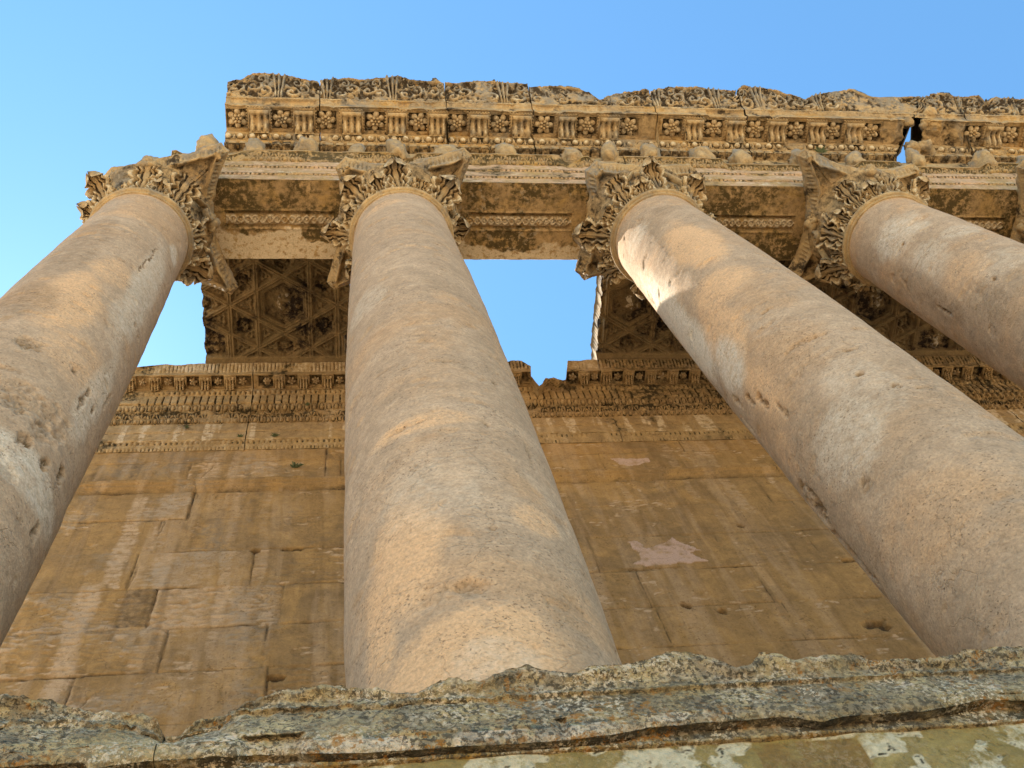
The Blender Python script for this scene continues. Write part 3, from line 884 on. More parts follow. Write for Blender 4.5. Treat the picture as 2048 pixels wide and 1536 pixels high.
def corn_segs():
    return [
        ([(0.70, 22.0), (-0.74, 22.0)], 0.25, None, 'under'),                                                             # 0
        ([(-0.74, 22.0), (-0.76, 22.02), (-0.90, 22.03)], 0.014, lambda x, t: p_dentil(x, t, 0.21, 0.07, 0.22), 'd'),      # 1
        ([(-0.90, 22.03), (-0.915, 22.20)], 0.014, lambda x, t: p_dentil(x, t, 0.21, 0.11, 0.22), 'd'),                  # 2
        ([(-0.915, 22.20), (-0.94, 22.22)], 0.014, None, 'fil'),                                                        # 3
        ([(-0.94, 22.22), (-0.985, 22.27), (-1.015, 22.38)], 0.008, lambda x, t: p_egg(x, t, 0.235, 0.05), 'egg'),        # 4
        ([(-1.015, 22.38), (YB, 22.40), (YB, ZS)], 0.02, None, 'fil2'),                                                 # 5
        ([(YB, ZS), (YF, ZS)], 0.0125, None, 'soffit'),                                                                 # 6
        ([(YF, ZS), (YF - 0.012, ZS - 0.03), (YF - 0.035, ZS - 0.03), (YF - 0.045, ZS + 0.16), (YF - 0.075, ZS + 0.19), (-1.68, 22.79)], 0.016, None, 'corona'),   # 7
        ([(-1.68, 22.79), (-1.70, 22.83)], 0.01, lambda x, t: p_bead(x, t, 0.08, 0.012), 'bead'),                         # 8
        ([(-1.70, 22.83), (-1.72, 22.95), (-1.86, 23.22), (-2.06, 23.46)], 0.0125, 'SIMA', 'sima'),                      # 9
        ([(-2.06, 23.46), (-1.95, 23.50), (-1.5, 23.45), (0.70, 23.3)], 0.05, None, 'top'),                               # 10
        ([(0.70, 23.3), (0.70, 22.05)], 0.1, None, 'back'),                                                               # 11
    ]


def corn_warp(V, pid, T):
    x = V[..., 0]
    r = pid == 6
    xx = x[r]; yy = V[r][..., 1]
    dep = np.zeros(xx.shape)
    for (c, hw) in COF:
        q = np.maximum(np.abs(xx - c) / hw, np.abs(yy + 1.30) / 0.215)
        dep = np.maximum(dep, 0.02 * ss(1.06, 1.0, q) + 0.085 * ss(0.86, 0.80, q))
    V[r, ..., 2] += dep
    # ragged broken top
    t = pw(x, SKY) + 0.05 * fbm(x, 0 * x, 0 * x, 3.0, 4, 77) + 0.09 * fbm(x, 0 * x, 0 * x, 9.0, 4, 78)
    r9 = pid == 9
    f = T * 1.0
    sx = np.clip(t, 0.15, 1.3)
    dy = V[..., 1] + 1.70; dz = V[..., 2] - 22.83
    V[r9, ..., 1] = -1.70 + (dy * sx)[r9]; V[r9, ..., 2] = 22.83 + (dz * sx)[r9]
    r10 = pid == 10
    k = ss(0.0, -1.2, V[..., 1])
    V[r10, ..., 2] = (22.83 + (V[..., 2] - 22.83) * (1 - k + k * sx) + 0.05 * fbm(x, V[..., 1], 0 * x, 2.5, 4, 5))[r10]
    V[r10, ..., 1] = np.where(V[r10][..., 1] < -1.4, -1.70 + (V[r10][..., 1] + 1.70) * sx[r10], V[r10][..., 1])
    return V


def corn_mask(V, pid, T, D, M):
    x, y, z = V[..., 0], V[..., 1], V[..., 2]
    n = fbm(x, y, z, 2.2, 4, 51); n1 = fbm(x, y, z, 0.7, 3, 52)
    P = pid[:, None]
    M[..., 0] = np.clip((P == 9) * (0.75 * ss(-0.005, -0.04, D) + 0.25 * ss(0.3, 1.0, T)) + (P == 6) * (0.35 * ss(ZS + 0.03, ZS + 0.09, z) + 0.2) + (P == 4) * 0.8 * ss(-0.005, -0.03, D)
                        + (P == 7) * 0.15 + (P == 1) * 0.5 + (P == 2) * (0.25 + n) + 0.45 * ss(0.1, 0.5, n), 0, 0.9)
    M[..., 1] = np.clip((P == 9) * 0.65 * ss(0.005, 0.035, D) + (P == 4) * 0.7 * ss(0.015, 0.04, D) + 0.35 * ss(0.15, 0.45, fbm(x, y, z, 3.0, 3, 60)), 0, 0.9) * (1 - M[..., 0])  # raised carving paled, its highlights put into the colour
    M[..., 2] = 0.6 * ss(0.05, 0.35, n1) * (1 - M[..., 0]) * (P < 9)
    M[..., 3] = (P >= 9) * (0.25 + 0.65 * ss(0.2, 0.8, T) + 0.4 * n) * (P <= 10) + 0.3 * (P == 7) * ss(0, 0.4, n)
    M[..., 3] = np.clip(M[..., 3], 0, 0.9) * (1 - 0.6 * M[..., 1])
    return M


def modillion_mesh(leafy=False, W=0.19, L=0.42, Hh=0.17):
    nu, nv = 40, 33
    s = np.linspace(0, 1, nu); v = np.linspace(-1, 1, nv)
    # under-curve from the bed (y=0, deep) out to the tip
    py = np.concatenate([[-0.0], -L * s[1:-4], [-L - 0.012, -L - 0.012, -L, -L]])[:nu]
    pz = np.concatenate([[-Hh * 1.25], -(Hh * (1.15 - 0.75 * ss(0.15, 0.62, s[1:-4]) + 0.35 * np.exp(-((s[1:-4] - 0.9) / 0.12) ** 2))), [-Hh * 0.6, -Hh * 0.3, 0, 0.03]])[:nu]
    S, Vv = np.meshgrid(s, v, indexing='ij')
    Y = np.repeat(py[:, None], nv, 1); Z = np.repeat(pz[:, None], nv, 1)
    fl = 0.028 * (np.cos(Vv * np.pi * 3.0)) * ss(0.0, 0.1, S) * ss(0.97, 0.75, S)
    Z = Z - fl * (1.0 if not leafy else 0.6) - (0.02 * np.cos(S * 40 - np.abs(Vv) * 6) if leafy else 0)
    X = Vv * W
    P = np.stack([X, Y, Z], -1)
    P[..., 2] += 0.018 * fbm(P[..., 0], P[..., 1], P[..., 2], 9, 3, 2)
    M = np.zeros((nu, nv, 4)); M[..., 0] = 0.55 * ss(0.005, -0.025, fl) * (S < 0.8); M[..., 1] = 0.4 * ss(0.01, 0.03, fl)
    mb = MB(); I = mb.grid(P, M, flip=False)
    for col, fl_ in ((I[:, 0], False), (I[:, -1], True)):
        top = P[:, 0 if not fl_ else -1].copy(); top[:, 2] = 0.03
        b = mb._addv(top); J = np.arange(nu) + b
        q = np.stack([col[:-1], col[1:], J[1:], J[:-1]], -1)
        mb.q.append(q if not fl_ else q[:, ::-1])
    # little moulding collar round the head of the bracket
    for (a, b, c, d) in ((-W - 0.035, W + 0.035, -L - 0.05, -L - 0.013), (-W - 0.035, -W - 0.002, -L - 0.013, 0), (W + 0.002, W + 0.035, -L - 0.013, 0)):
        mb.box(a, b, c, d, -0.035, 0.03)
    if not leafy:
        for bx in np.arange(-W - 0.05, W + 0.06, 0.062):
            mb.ball((bx, -L - 0.055, -0.03), (0.022, 0.018, 0.02), 6, 5)
        for by in np.arange(-L, -0.03, 0.062):
            for sx in (-1, 1):
                mb.ball((sx * (W + 0.05), by, -0.028), (0.016, 0.022, 0.02), 6, 5)
    return mb.data('modillion')


def rosette_mesh(seed, n=6, R=0.20):
    mb = MB(); r = random.Random(seed)
    for ring, (rad, pr, pz, m) in enumerate(((R * 0.66, R * 0.36, 0.022, n), (R * 0.34, R * 0.2, 0.045, n))):
        for i in range(m):
            a = 2 * math.pi * (i + 0.5 * ring) / m + r.uniform(-.06, .06)
            c, s = math.cos(a), math.sin(a)
            mb.ball((rad * c, rad * s, -0.03 - 0.028 * ring), (pr * 1.02, pr * 0.86, pz + 0.02), 10, 7, mat=[[c, -s, 0], [s, c, 0], [0, 0, 1]], M=(0, 0.45 * (1 - ring * 0.3), 0, 0))
    mb.ball((0, 0, -0.085), (R * 0.15, R * 0.15, 0.03), 8, 6)
    mb.mesh([(R * 0.5 * math.cos(a), R * 0.5 * math.sin(a), 0.03) for a in np.linspace(0, 6.283, 12, endpoint=False)] + [(R * 0.45 * math.cos(a), R * 0.45 * math.sin(a), -0.03) for a in np.linspace(0, 6.283, 12, endpoint=False)],
            [(i, (i + 1) % 12, 12 + (i + 1) % 12, 12 + i) for i in range(12)])
    for V in mb.v:
        V *= (1 + 0.12 * fbm(V[:, 0], V[:, 1], 0 * V[:, 0], 9, 2, seed))[:, None]
    return mb.data('rosette')


MODM = [modillion_mesh(), modillion_mesh(W=0.185, Hh=0.19)]
ROSM = [rosette_mesh(i) for i in range(4)]
BLK = [(1.0, 2.855), (2.87, 5.435), (5.45, 7.235), (7.25, 9.89), (9.91, 11.88), (11.90, 15.44), (15.93, 17.00), (17.02, 21.5)]


def notch(x, xs_, wid, d=0.0):
    return np.exp(-((x - xs_) / wid) ** 2)


for i, (a, b) in enumerate(BLK):
    xs = np.arange(a, b + 0.001, 0.0125 if i < 7 else 0.02)
    sg = corn_segs()
    sg[9] = (sg[9][0], sg[9][1], (lambda ph: (lambda x, t: p_sima(x, t, 0.075, ph)))(i * 0.37), 'sima')
    mb = MB()

    def extra(V, pid, T, i=i, a=a, b=b):
        x = V[..., 0].copy()
        if i in (5, 6):      # ragged ends either side of the hole, closing up again at the sima
            ed = 15.44 if i == 5 else 15.93
            sgn = 1 if i == 5 else -1
            near = ss(0.6, 0.0, np.abs(x - ed))
            lower = ss(22.9, 22.6, V[..., 2])
            j = fbm(V[..., 1], V[..., 2], 0 * x, 3.0, 4, 5); j2_ = fbm(V[..., 1], V[..., 2], 0 * x, 5.0, 3, i)
            zz_ = V[..., 2]; clo = 0.27 * (V[..., 1] < -1.62) * (zz_ > 22.62)
            V[..., 0] += near * (0.54 * (V[..., 2] - 22.5) + 0.2 * j + sgn * (clo + 0.05 * j2_))
            V[..., 2] += 0.05 * near * fbm(x, V[..., 1], V[..., 2], 4, 4, 3)
        if i == 6:           # this block is smashed, its brackets gone
            r = (V[..., 1] < -1.0) & (V[..., 2] < 22.8)
            V[r, 2] += (0.16 * fbm(x, V[..., 1], V[..., 2], 3.2, 4, 13))[r]
        j2 = fbm(V[..., 1], V[..., 2], 0 * x, 4.0, 3, i * 2)
        for e_ in (a, b):
            V[..., 0] += (0.010 * j2) * ss(0.1, 0.0, np.abs(x - e_))
        # chipped lip
        lip = (pid == 7)[:, None] * ss(0.05, 0.3, fbm(x, 0 * x, 0 * x, 1.6, 4, 66))
        V[..., 1] += 0.05 * lip; V[..., 2] += 0.03 * lip
        return V
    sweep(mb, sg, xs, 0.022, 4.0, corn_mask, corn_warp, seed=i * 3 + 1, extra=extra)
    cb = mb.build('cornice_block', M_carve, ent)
    for j, x in enumerate(MOD):
        if a < x - 0.15 and x + 0.15 < b and i != 6:
            rr = random.Random(j)
            inst('modillion', MODM[j % 2], M_carve, cb, (x, YB - 0.008, ZS + 0.005 - rr.uniform(0, 0.02)), (0, 0, 0), (rr.uniform(.92, 1.02), 1, rr.uniform(.9, 1.1)))
    for j, x in enumerate(ROS):
        if a < x - 0.1 and x + 0.1 < b and i != 6:
            rr = random.Random(j + 50)
            inst('rosette', ROSM[j % 4], M_carve, cb, (x, -1.30, ZS + 0.09), (0, 0, rr.uniform(0, 1)), (1, 1, 1.25))

for (lx, ly, lz, sx, sy, sz, rot, me) in ((15.62, -1.02, 22.25, .9, .5, .42, .3, 1), (15.90, -1.0, 22.22, .7, .6, .5, 1.1, 3), (15.60, -1.50, 22.66, .55, .45, .30, .8, 2), (16.22, -1.62, 22.95, .8, .7, .35, .2, 0), (15.98, -1.45, 22.62, .4, .5, .3, 2.0, 4)):
    inst('broken_fragment', STUB[me], M_carve, ent, (lx, ly, lz), (rot * .6, rot, rot * 1.7), (sx, sy, sz))

# ================================================================= CEILING SLABS
PX = 1.6


def slab(x0, x1, y0, y1, cxs, label, seed, zc=21.3):
    root = thing('ceiling_slab', label, 'ceiling slab', ((x0 + x1) / 2, (y0 + y1) / 2, zc), 'carved ceiling slabs of the colonnade')
    st = 0.014
    xs = np.arange(x0, x1, st); ys = np.arange(y0, y1, st)
    X, Y = np.meshgrid(xs, ys, indexing='ij')
    dx = X - cxs; dy = Y - 2.23
    hgt = np.zeros(X.shape)      # positive = upward recess
    rib = np.full(X.shape, 9.0)
    ns = [(1, 0), (0.5, math.sqrt(3) / 2), (-0.5, math.sqrt(3) / 2)]
    tri = np.zeros(X.shape)
    for (a, b) in ns:
        p = dx * a + dy * b
        q = np.abs((p + PX / 2) % PX - PX / 2)
        d = np.abs(q - 0.53)
        rib = np.minimum(rib, d)
    # large hexagons
    big = np.full(X.shape, 9.0); sm = np.full(X.shape, 9.0); cxi = np.zeros(X.shape); cyi = np.zeros(X.shape)
    for i in range(-4, 5):
        for j in range(-6, 7):
            ax = i * PX; ay = (i % 2) * 0.577 * PX + j * 1.1547 * PX
            q = np.maximum.reduce([np.abs((dx - ax) * a + (dy - ay) * b) for a, b in ns])
            m_ = q < big
            cxi = np.where(m_, dx - ax, cxi); cyi = np.where(m_, dy - ay, cyi)
            big = np.minimum(big, q)
            for (mx, my) in ((PX / 2, 0.2887 * PX), (0, 0.577 * PX), (-PX / 2, 0.2887 * PX)):
                q = np.maximum.reduce([np.abs((dx - ax - mx) * a + (dy - ay - my) * b) for a, b in ns])
                sm = np.minimum(sm, q)
    fl = 0.05 * np.ones(X.shape)
    carve = 0.02 * np.cos(rib * 2 * np.pi / 0.085) + 0.075 * fbm(X, Y, 0 * X, 16, 3, seed)
    fl = fl + carve * ss(0.06, 0.08, rib)
    fl = np.where(big < 0.53, 0.05 + 0.02 * np.cos(big * 90) * (big > 0.40) + 0.025 * fbm(X, Y, 0 * X, 16, 2, 3), fl)
    hgt = (fl + 0.03) * ss(0.036, 0.050, rib) + 0.025 * ss(0.016, 0.006, np.abs(rib - 0.0))
    hgt += 0.15 * ss(0.40, 0.37, big) + 0.13 * ss(0.17, 0.15, sm) * (big > 0.5)
    # relief busts inside the large panels
    rel = 0.20 * np.exp(-((cxi - 0.02) ** 2 + (cyi + 0.22) ** 2) / 0.009) + 0.19 * np.exp(-((cxi) / 0.17) ** 2 - ((cyi - 0.04) / 0.18) ** 4) + 0.12 * np.exp(-((cxi - 0.22) ** 2 + (cyi - 0.08) ** 2) / 0.006)
    rel = rel * (0.75 + 0.9 * fbm(X, Y, 0 * X, 7, 4, seed + 1))
    hgt -= rel * 0.8 * ss(0.39, 0.35, big)
    hgt -= 0.10 * np.exp(-(sm / 0.09) ** 2) * (0.8 + fbm(X, Y, 0 * X, 9, 2, 4))
    hgt += 0.02 * fbm(X, Y, 0 * X, 5, 4, seed + 7)
    border = ss(3.33, 3.35, Y)
    hgt = hgt * (1 - border) - 0.012 * border
    M = np.zeros(X.shape + (4,))
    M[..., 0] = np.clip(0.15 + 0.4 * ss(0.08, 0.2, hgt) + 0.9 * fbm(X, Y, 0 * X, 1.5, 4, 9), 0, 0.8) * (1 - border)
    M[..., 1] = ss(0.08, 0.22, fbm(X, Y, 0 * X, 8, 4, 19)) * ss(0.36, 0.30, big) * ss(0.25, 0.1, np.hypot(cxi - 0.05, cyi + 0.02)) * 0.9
    V = np.stack([X, Y, zc + hgt], -1)
    # crumbled left edge
    e = ss(x0 + 0.08, x0, X); V[..., 0] += e * 0.06 * fbm(Y, 0 * Y, 0 * Y, 4, 4, seed)
    mb = MB(); I = mb.grid(V, M, flip=False)
    top = V.copy()
    rim = [I[:, 0], I[-1, :], I[::-1, -1], I[0, ::-1]]
    allv = np.concatenate([r[:-1] for r in rim])
    P = np.concatenate([V[:, 0][:-1], V[-1, :][:-1], V[::-1, -1][:-1], V[0, ::-1][:-1]])
    Pt = P.copy(); Pt[:, 2] = zc + 0.62
    Pt[:, 0] += 0.02 * fbm(P[:, 1], P[:, 0], 0 * P[:, 0], 2, 3, 1)
    b = mb._addv(Pt); J = np.arange(len(P)) + b
    mb.q.append(np.stack([allv, J, np.roll(J, -1), np.roll(allv, -1)], -1))
    mb.poly(list(J))
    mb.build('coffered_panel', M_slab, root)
    return root


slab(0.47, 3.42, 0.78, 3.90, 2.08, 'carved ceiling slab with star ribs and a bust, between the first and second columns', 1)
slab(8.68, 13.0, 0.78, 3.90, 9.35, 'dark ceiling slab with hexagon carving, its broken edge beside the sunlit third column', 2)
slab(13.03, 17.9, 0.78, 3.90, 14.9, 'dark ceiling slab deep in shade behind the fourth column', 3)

# ================================================================= CELLA WALL
cw = thing('cella_wall', 'tall brown ashlar wall behind the columns, with a carved cornice and pink mortar patches', 'wall', (6, 4.9, 3.0))
YW = 4.2
CZ = [18.62, 18.14, 17.32, 16.98, 16.02, 14.98, 13.95, 12.94, 11.97, 10.92, 9.9, 8.9]
VJ = {(18.14, 18.62): [0.9, 2.95], (17.32, 18.14): [0.55, 2.94], (16.02, 16.98): [0.75], (14.98, 16.02): [0.36], (13.95, 14.98): [0.18, 1.92], (12.94, 13.95): [0.62, 2.42], (11.97, 12.94): [0.92, 2.25],
      (10.92, 11.97): [-0.08, 2.33]}
xs = np.concatenate([np.arange(-3.0, 3.6, 0.02), np.arange(3.6, 5.6, 0.08), np.arange(5.6, 12.4, 0.02), np.arange(12.4, 22, 0.1)])
zs = np.concatenate([np.arange(3.0, 9.4, 0.2), np.arange(9.4, 18.62, 0.02), [18.62]])
X, Z = np.meshgrid(xs, zs)
D = np.zeros(X.shape); TI = np.zeros(X.shape); J = np.zeros(X.shape)
wob = 0.018 * fbm(X, 0 * X, Z, 2.0, 3, 3)
wobx = 0.018 * fbm(X, 0 * X, Z, 2.2, 4, 6)
jn = fbm(X, 0 * X, Z, 1.3, 3, 14)
edges = CZ[::-1]
rj = random.Random(4)
ROUGH = np.zeros(X.shape)
for a, b in zip(edges[:-1], edges[1:]):
    sel = (Z >= a) & (Z < b)
    vj = VJ.get((a, b), [])
    allj = list(vj); x_ = -3.5 + rj.uniform(0, 1)
    while x_ < 23:
        x_ += rj.uniform(1.5, 2.9)
        if not (-0.9 < x_ < 3.2): allj.append(x_)
    allj = np.array(sorted(allj))
    idx = np.searchsorted(allj, X + wobx)
    rb = np.random.RandomState(int(a * 100))
    offs = rb.uniform(-0.010, 0.010, len(allj) + 1); tin = rb.uniform(-1, 1, len(allj) + 1)
    ro = rb.uniform(0, 1, len(allj) + 1)
    D = np.where(sel, offs[idx], D); TI = np.where(sel, tin[idx], TI); ROUGH = np.where(sel, ro[idx], ROUGH)
    dj = np.min(np.abs((X + wobx)[..., None] - allj[None, None, :]), -1)
    named = np.full(X.shape, 9.0)
    for q in vj: named = np.minimum(named, np.abs(X + wobx - q))
    w = 0.010 + 0.014 * np.clip(jn, 0, 1)
    J = np.where(sel, np.maximum(ss(w, w * 0.3, dj) * np.clip(0.4 + jn * 1.2, 0.15, 1), ss(0.022, 0.010, named) * np.clip(0.55 + jn, 0.2, 1)), J)
dz = np.min(np.abs((Z + wob)[..., None] - np.array(CZ[1:])[None, None, :]), -1)
jz = ss(0.024, 0.008, dz) * np.clip(0.45 + fbm(X, 0 * X, Z, 1.1, 3, 17) * 1.3, 0.1, 1)
J = np.maximum(J, jz)
# string moulding
str_ = ss(16.98, 17.0, Z) * ss(17.32, 17.30, Z)
prof = 0.05 + 0.045 * np.clip((Z - 16.98) / 0.34, 0, 1) + 0.018 * np.cos((Z - 16.98) * 2 * np.pi / 0.115)
brk = ss(0.25, 0.40, fbm(X, 0 * X, Z, 0.9, 3, 33))
D = D + str_ * prof * (1 - 0.8 * brk)
n1 = fbm(X, 0 * X, Z, 1.2, 4, 40)
chip = ss(0.22, 0.34, fbm(X, 0 * X, Z, 2.4, 5, 41) + 0.22 * (ROUGH - 0.5)) * (1 - str_)
leaf = fbm(X, 0 * X, Z * 3.2, 5.0, 3, 44)
rgh = ss(0.5, 0.8, ROUGH + 0.5 * n1) * (X < 3.4)
D = D - 0.045 * J + 0.010 * n1 - 0.012 * chip + (0.010 + 0.010 * rgh) * leaf * (0.4 + chip + rgh)
# a few dark sockets where corners have gone
for (hx, hz, w_, h_) in ((10.92, 12.24, .20, .14), (11.30, 14.0, .15, .035), (8.26, 12.95, .10, .07), (8.77, 12.77, .07, .08), (1.92, 14.94, .09, .05), (2.46, 14.94, .16, .035), (2.46, 11.74, .12, .07), (9.9, 15.2, .05, .05), (8.0, 14.0, .5, .02), (6.7, 12.0, .4, .02)):
    q = np.hypot((X - hx) / w_, (Z - hz) / h_) + 0.9 * fbm(X, 0 * X, Z, 6, 3, 55)
    m_ = ss(1.1, 0.7, q); D -= 0.09 * m_; J = np.maximum(J, m_ * 0.9)
# long settlement crack near the left
cpx = pw(Z, [(9, .2), (11, .0), (11.9, .3), (12.0, .92), (12.9, .92), (13.0, .62), (13.95, .62), (14.0, .18), (14.9, .25), (15.0, .36), (16.0, .40), (16.05, .75), (16.9, .8), (17.3, .72), (18.1, 1.0), (18.6, .95)]) + 0.05 * fbm(Z, Z * 0, Z * 0, 3, 3, 7)
cr = ss(0.020, 0.008, np.abs(X - cpx)) * ss(0.0, 0.15, 0.2 + fbm(X * 0, X * 0, Z, 0.9, 3, 70))
cr *= 0.45; D -= 0.03 * cr; J = np.maximum(J, cr)


def inpoly(X, Z, poly):
    ins = np.zeros(X.shape, bool); n = len(poly)
    for i in range(n):
        x1, y1 = poly[i]; x2, y2 = poly[(i + 1) % n]
        c = ((y1 > Z) != (y2 > Z)) & (X < (x2 - x1) * (Z - y1) / (y2 - y1 + 1e-9) + x1)
        ins ^= c
    return ins


wx = X + 0.07 * fbm(X, 0 * X, Z, 5, 3, 80); wz = Z + 0.05 * fbm(X, 0 * X, Z, 5, 3, 81)
pl = inpoly(wx, wz, [(7.84, 14.82), (7.92, 14.47), (7.94, 14.27), (7.8, 14.13), (7.94, 14.05), (9.02, 14.14), (8.76, 14.37), (9.0, 14.48), (8.7, 14.73), (8.62, 14.9), (8.5, 14.78), (8.07, 14.57), (8.01, 14.81)]) | \
    inpoly(wx, wz, [(8.27, 17.88), (8.38, 17.61), (8.6, 17.54), (8.98, 17.69), (9.0, 17.86)])
M = np.zeros(X.shape + (4,))
st1 = fbm(X * 1.0, 0 * X, Z * 0.10, 2.6, 3, 85); st2 = fbm(X * 1.0, 0 * X, Z * 0.10, 3.6, 3, 86)
stp = 0.42 * ss(0.08, 0.35, st1 + 0.12 * n1) * ss(3.2, 0.5, X) + 0.22 * ss(0.15, 0.4, st1) * (X > 3.2) * ss(14.5, 17, Z) + 0.4 * ss(0.15, 0.4, n1 + 0.3 * TI) * (X < 0.9) * ss(-0.1, 0.2, leaf)
for (x0_, wd_, za_, zb_, kk_) in ((-0.32, 0.16, 11.0, 14.2, .75), (-0.1, 0.18, 14.0, 16.9, .65), (0.35, 0.12, 15.0, 17.0, .5), (1.05, 0.35, 11.0, 15.2, .32), (1.55, 0.12, 12.0, 17.2, .4), (2.0, 0.10, 14, 18.5, .35), (0.9, 0.2, 17.2, 18.6, .4), (1.9, 0.25, 17.3, 18.6, .3),
                                  (6.1, 0.12, 16.2, 18.6, .6), (8.2, 0.10, 15.5, 17, .35), (9.4, 0.10, 16, 18.6, .35), (10.2, 0.10, 15.5, 18.6, .4), (8.9, 0.16, 16.4, 17, .3)):
    stp = np.maximum(stp, 1.3 * kk_ * ss(1.2, 0.5, np.abs(X + 0.10 * st1 + 0.12 * n1 - x0_) / wd_) * ss(za_ - .1, za_ + .3, Z) * ss(zb_ + .1, zb_ - .2, Z) * (0.75 + 0.8 * leaf))
str_m = ss(16.98, 17.0, Z) * ss(17.32, 17.30, Z)
stp = stp * (1 - 0.7 * str_m)
std = 0.20 * ss(0.1, 0.5, st2) * ss(3.4, 1.5, X) + 0.10 * ss(0.15, 0.5, st2) + 0.2 * ss(0.3, 1, -TI) * (X < 3.4) + 0.45 * ss(0.14, 0.22, X) * ss(0.66, 0.6, X) * ss(12.98, 13.0, Z) * ss(13.95, 13.9, Z)
D = np.where(pl, 0.012 + 0.010 * fbm(X, 0 * X, Z, 9, 4, 89), D)
M[..., 0] = np.clip(np.maximum(J * 0.95, std), 0, 1) * (~pl)
M[..., 1] = np.clip(chip * 0.55 * ss(-0.1, 0.3, leaf) + 0.15 * rgh * ss(0.2, 0.9, TI) + 0.30 * ss(0.12, 0.3, leaf) * (rgh * 0.6 + chip) + 0.12 * ss(0.6, 1, TI) + stp, 0, 0.85) * (~pl) * (1 - M[..., 0])
M[..., 3] = np.clip(0.24 * ss(3.3, 2.0, X) * ss(-0.35, 0.35, n1) + 0.1 * ss(0.1, 0.4, n1), 0, 0.4) * (~pl)
M[..., 2] = pl * np.clip(0.8 + 0.9 * fbm(X, 0 * X, Z, 7, 4, 88), 0.25, 1)
V = np.stack([X, YW - D, Z], -1)
mb = MB(); mb.grid(V, M, flip=False)
mb.box(-3.0, 22, 4.36, 5.7, 3.0, 20.75)
mb.build('ashlar', M_wall, cw)


def wall_segs():
    return [
        ([(4.36, 18.62), (4.19, 18.62)], 0.1, None, ''),                                                                 # 0
        ([(4.19, 18.62), (4.16, 18.72)], 0.012, lambda x, t: p_tongue(x, t, 0.07, 0.012), 'tongue'),                        # 1
        ([(4.16, 18.72), (4.145, 18.80)], 0.014, None, ''),                                                               # 2
        ([(4.145, 18.80), (4.12, 18.90)], 0.012, lambda x, t: p_bead(x, t, 0.10, 0.022), 'bead'),                          # 3
        ([(4.12, 18.90), (4.10, 18.93), (4.095, 19.22)], 0.02, None, 'f'),                                                # 4
        ([(4.095, 19.22), (4.075, 19.25), (4.07, 19.58)], 0.02, None, 'f'),                                               # 5
        ([(4.07, 19.58), (4.045, 19.60), (4.02, 19.73)], 0.012, lambda x, t: p_egg(x, t, 0.125, 0.030), 'egg'),            # 6
        ([(4.02, 19.73), (3.97, 19.96)], 0.014, lambda x, t: p_palm(x, t, 0.17, 0.028), 'palm'),                           # 7
        ([(3.97, 19.96), (3.98, 20.0), (4.07, 20.02), (4.08, 20.14)], 0.025, None, 'frieze'),                              # 8
        ([(4.08, 20.14), (4.03, 20.18), (3.99, 20.34)], 0.011, lambda x, t: p_egg(x, t, 0.145, 0.032), 'egg'),             # 9
        ([(3.99, 20.34), (3.95, 20.36), (3.935, 20.69)], 0.016, lambda x, t: p_dentil(x, t, 0.145, 0.04, 0.17), 'dentil'),   # 10
        ([(3.935, 20.69), (3.90, 20.72), (3.88, 20.80)], 0.012, lambda x, t: p_bead(x, t, 0.10, 0.022), 'bead'),           # 11
        ([(3.88, 20.80), (3.87, 20.92)], 0.02, None, ''),                                                                # 12
        ([(3.87, 20.92), (3.60, 20.92)], 0.013, 'COF', 'soffit'),                                                        # 13
        ([(3.60, 20.92), (3.595, 20.89), (3.565, 20.89), (3.56, 21.0)], 0.014, None, 'corona'),                            # 14
        ([(3.56, 21.0), (3.55, 21.02), (3.46, 21.26)], 0.011, lambda x, t: p_tongue(x, t, 0.075, 0.016), 'sima'),          # 15
        ([(3.46, 21.26), (3.47, 21.285), (4.42, 21.285)], 0.03, None, 'top'),                                                # 16
        ([(4.42, 21.285), (4.42, 19.0), (4.36, 18.7)], 0.3, None, ''),                                                      # 17
    ]


def wcof(x, t):
    c = np.abs((x / 0.49) % 1 - 0.5) * 2
    return -0.09 * ss(0.72, 0.66, c) * ss(0.08, 0.14, t) * ss(0.94, 0.88, t)


TOPW = [(-4, 21.2), (-1.2, 21.13), (-.85, 21.1), (-.3, 21.24), (0.0, 21.17), (.3, 21.25), (.5, 21.285), (3.3, 21.285), (4.5, 21.0), (6.5, 21.0), (6.77, 21.22), (6.85, 21.28), (7.02, 21.24), (7.1, 21.05), (7.2, 20.85), (7.27, 20.35), (7.36, 20.5), (7.45, 20.68), (7.58, 20.72), (7.75, 20.60), (7.88, 20.66), (7.96, 20.95), (8.02, 21.22), (8.3, 21.2), (8.5, 21.28), (8.68, 21.285), (22, 21.285)]


def wall_extra(V, pid, T):
    x = V[..., 0]
    top = pw(x, TOPW) + 0.035 * fbm(x, V[..., 1], 0 * x, 4, 4, 90) * ((x < 0.45) | ((x > 6.3) & (x < 8.6)))
    over = V[..., 2] > top
    V[..., 2] = np.where(over, top, V[..., 2])
    # what stood above the break is gone: pull it back to the wall
    dn = ss(20.95, 20.6, top)
    bk = 3.72 + 0.1 * fbm(x, 0 * x, 0 * x, 5, 3, 2)
    V[..., 1] = np.where(over & (V[..., 1] < bk) & (top < 20.9), bk + (V[..., 1] - bk) * 0.2, V[..., 1])
    e = fbm(x, V[..., 1] * 0.5, V[..., 2], 1.0, 3, 91)
    r8 = (pid == 8) | (pid == 7)
    V[r8, ..., 1] += (0.07 * ss(0.05, 0.4, e) + 0.05 * fbm(x, V[..., 1], V[..., 2], 7, 3, 92))[r8]
    return V


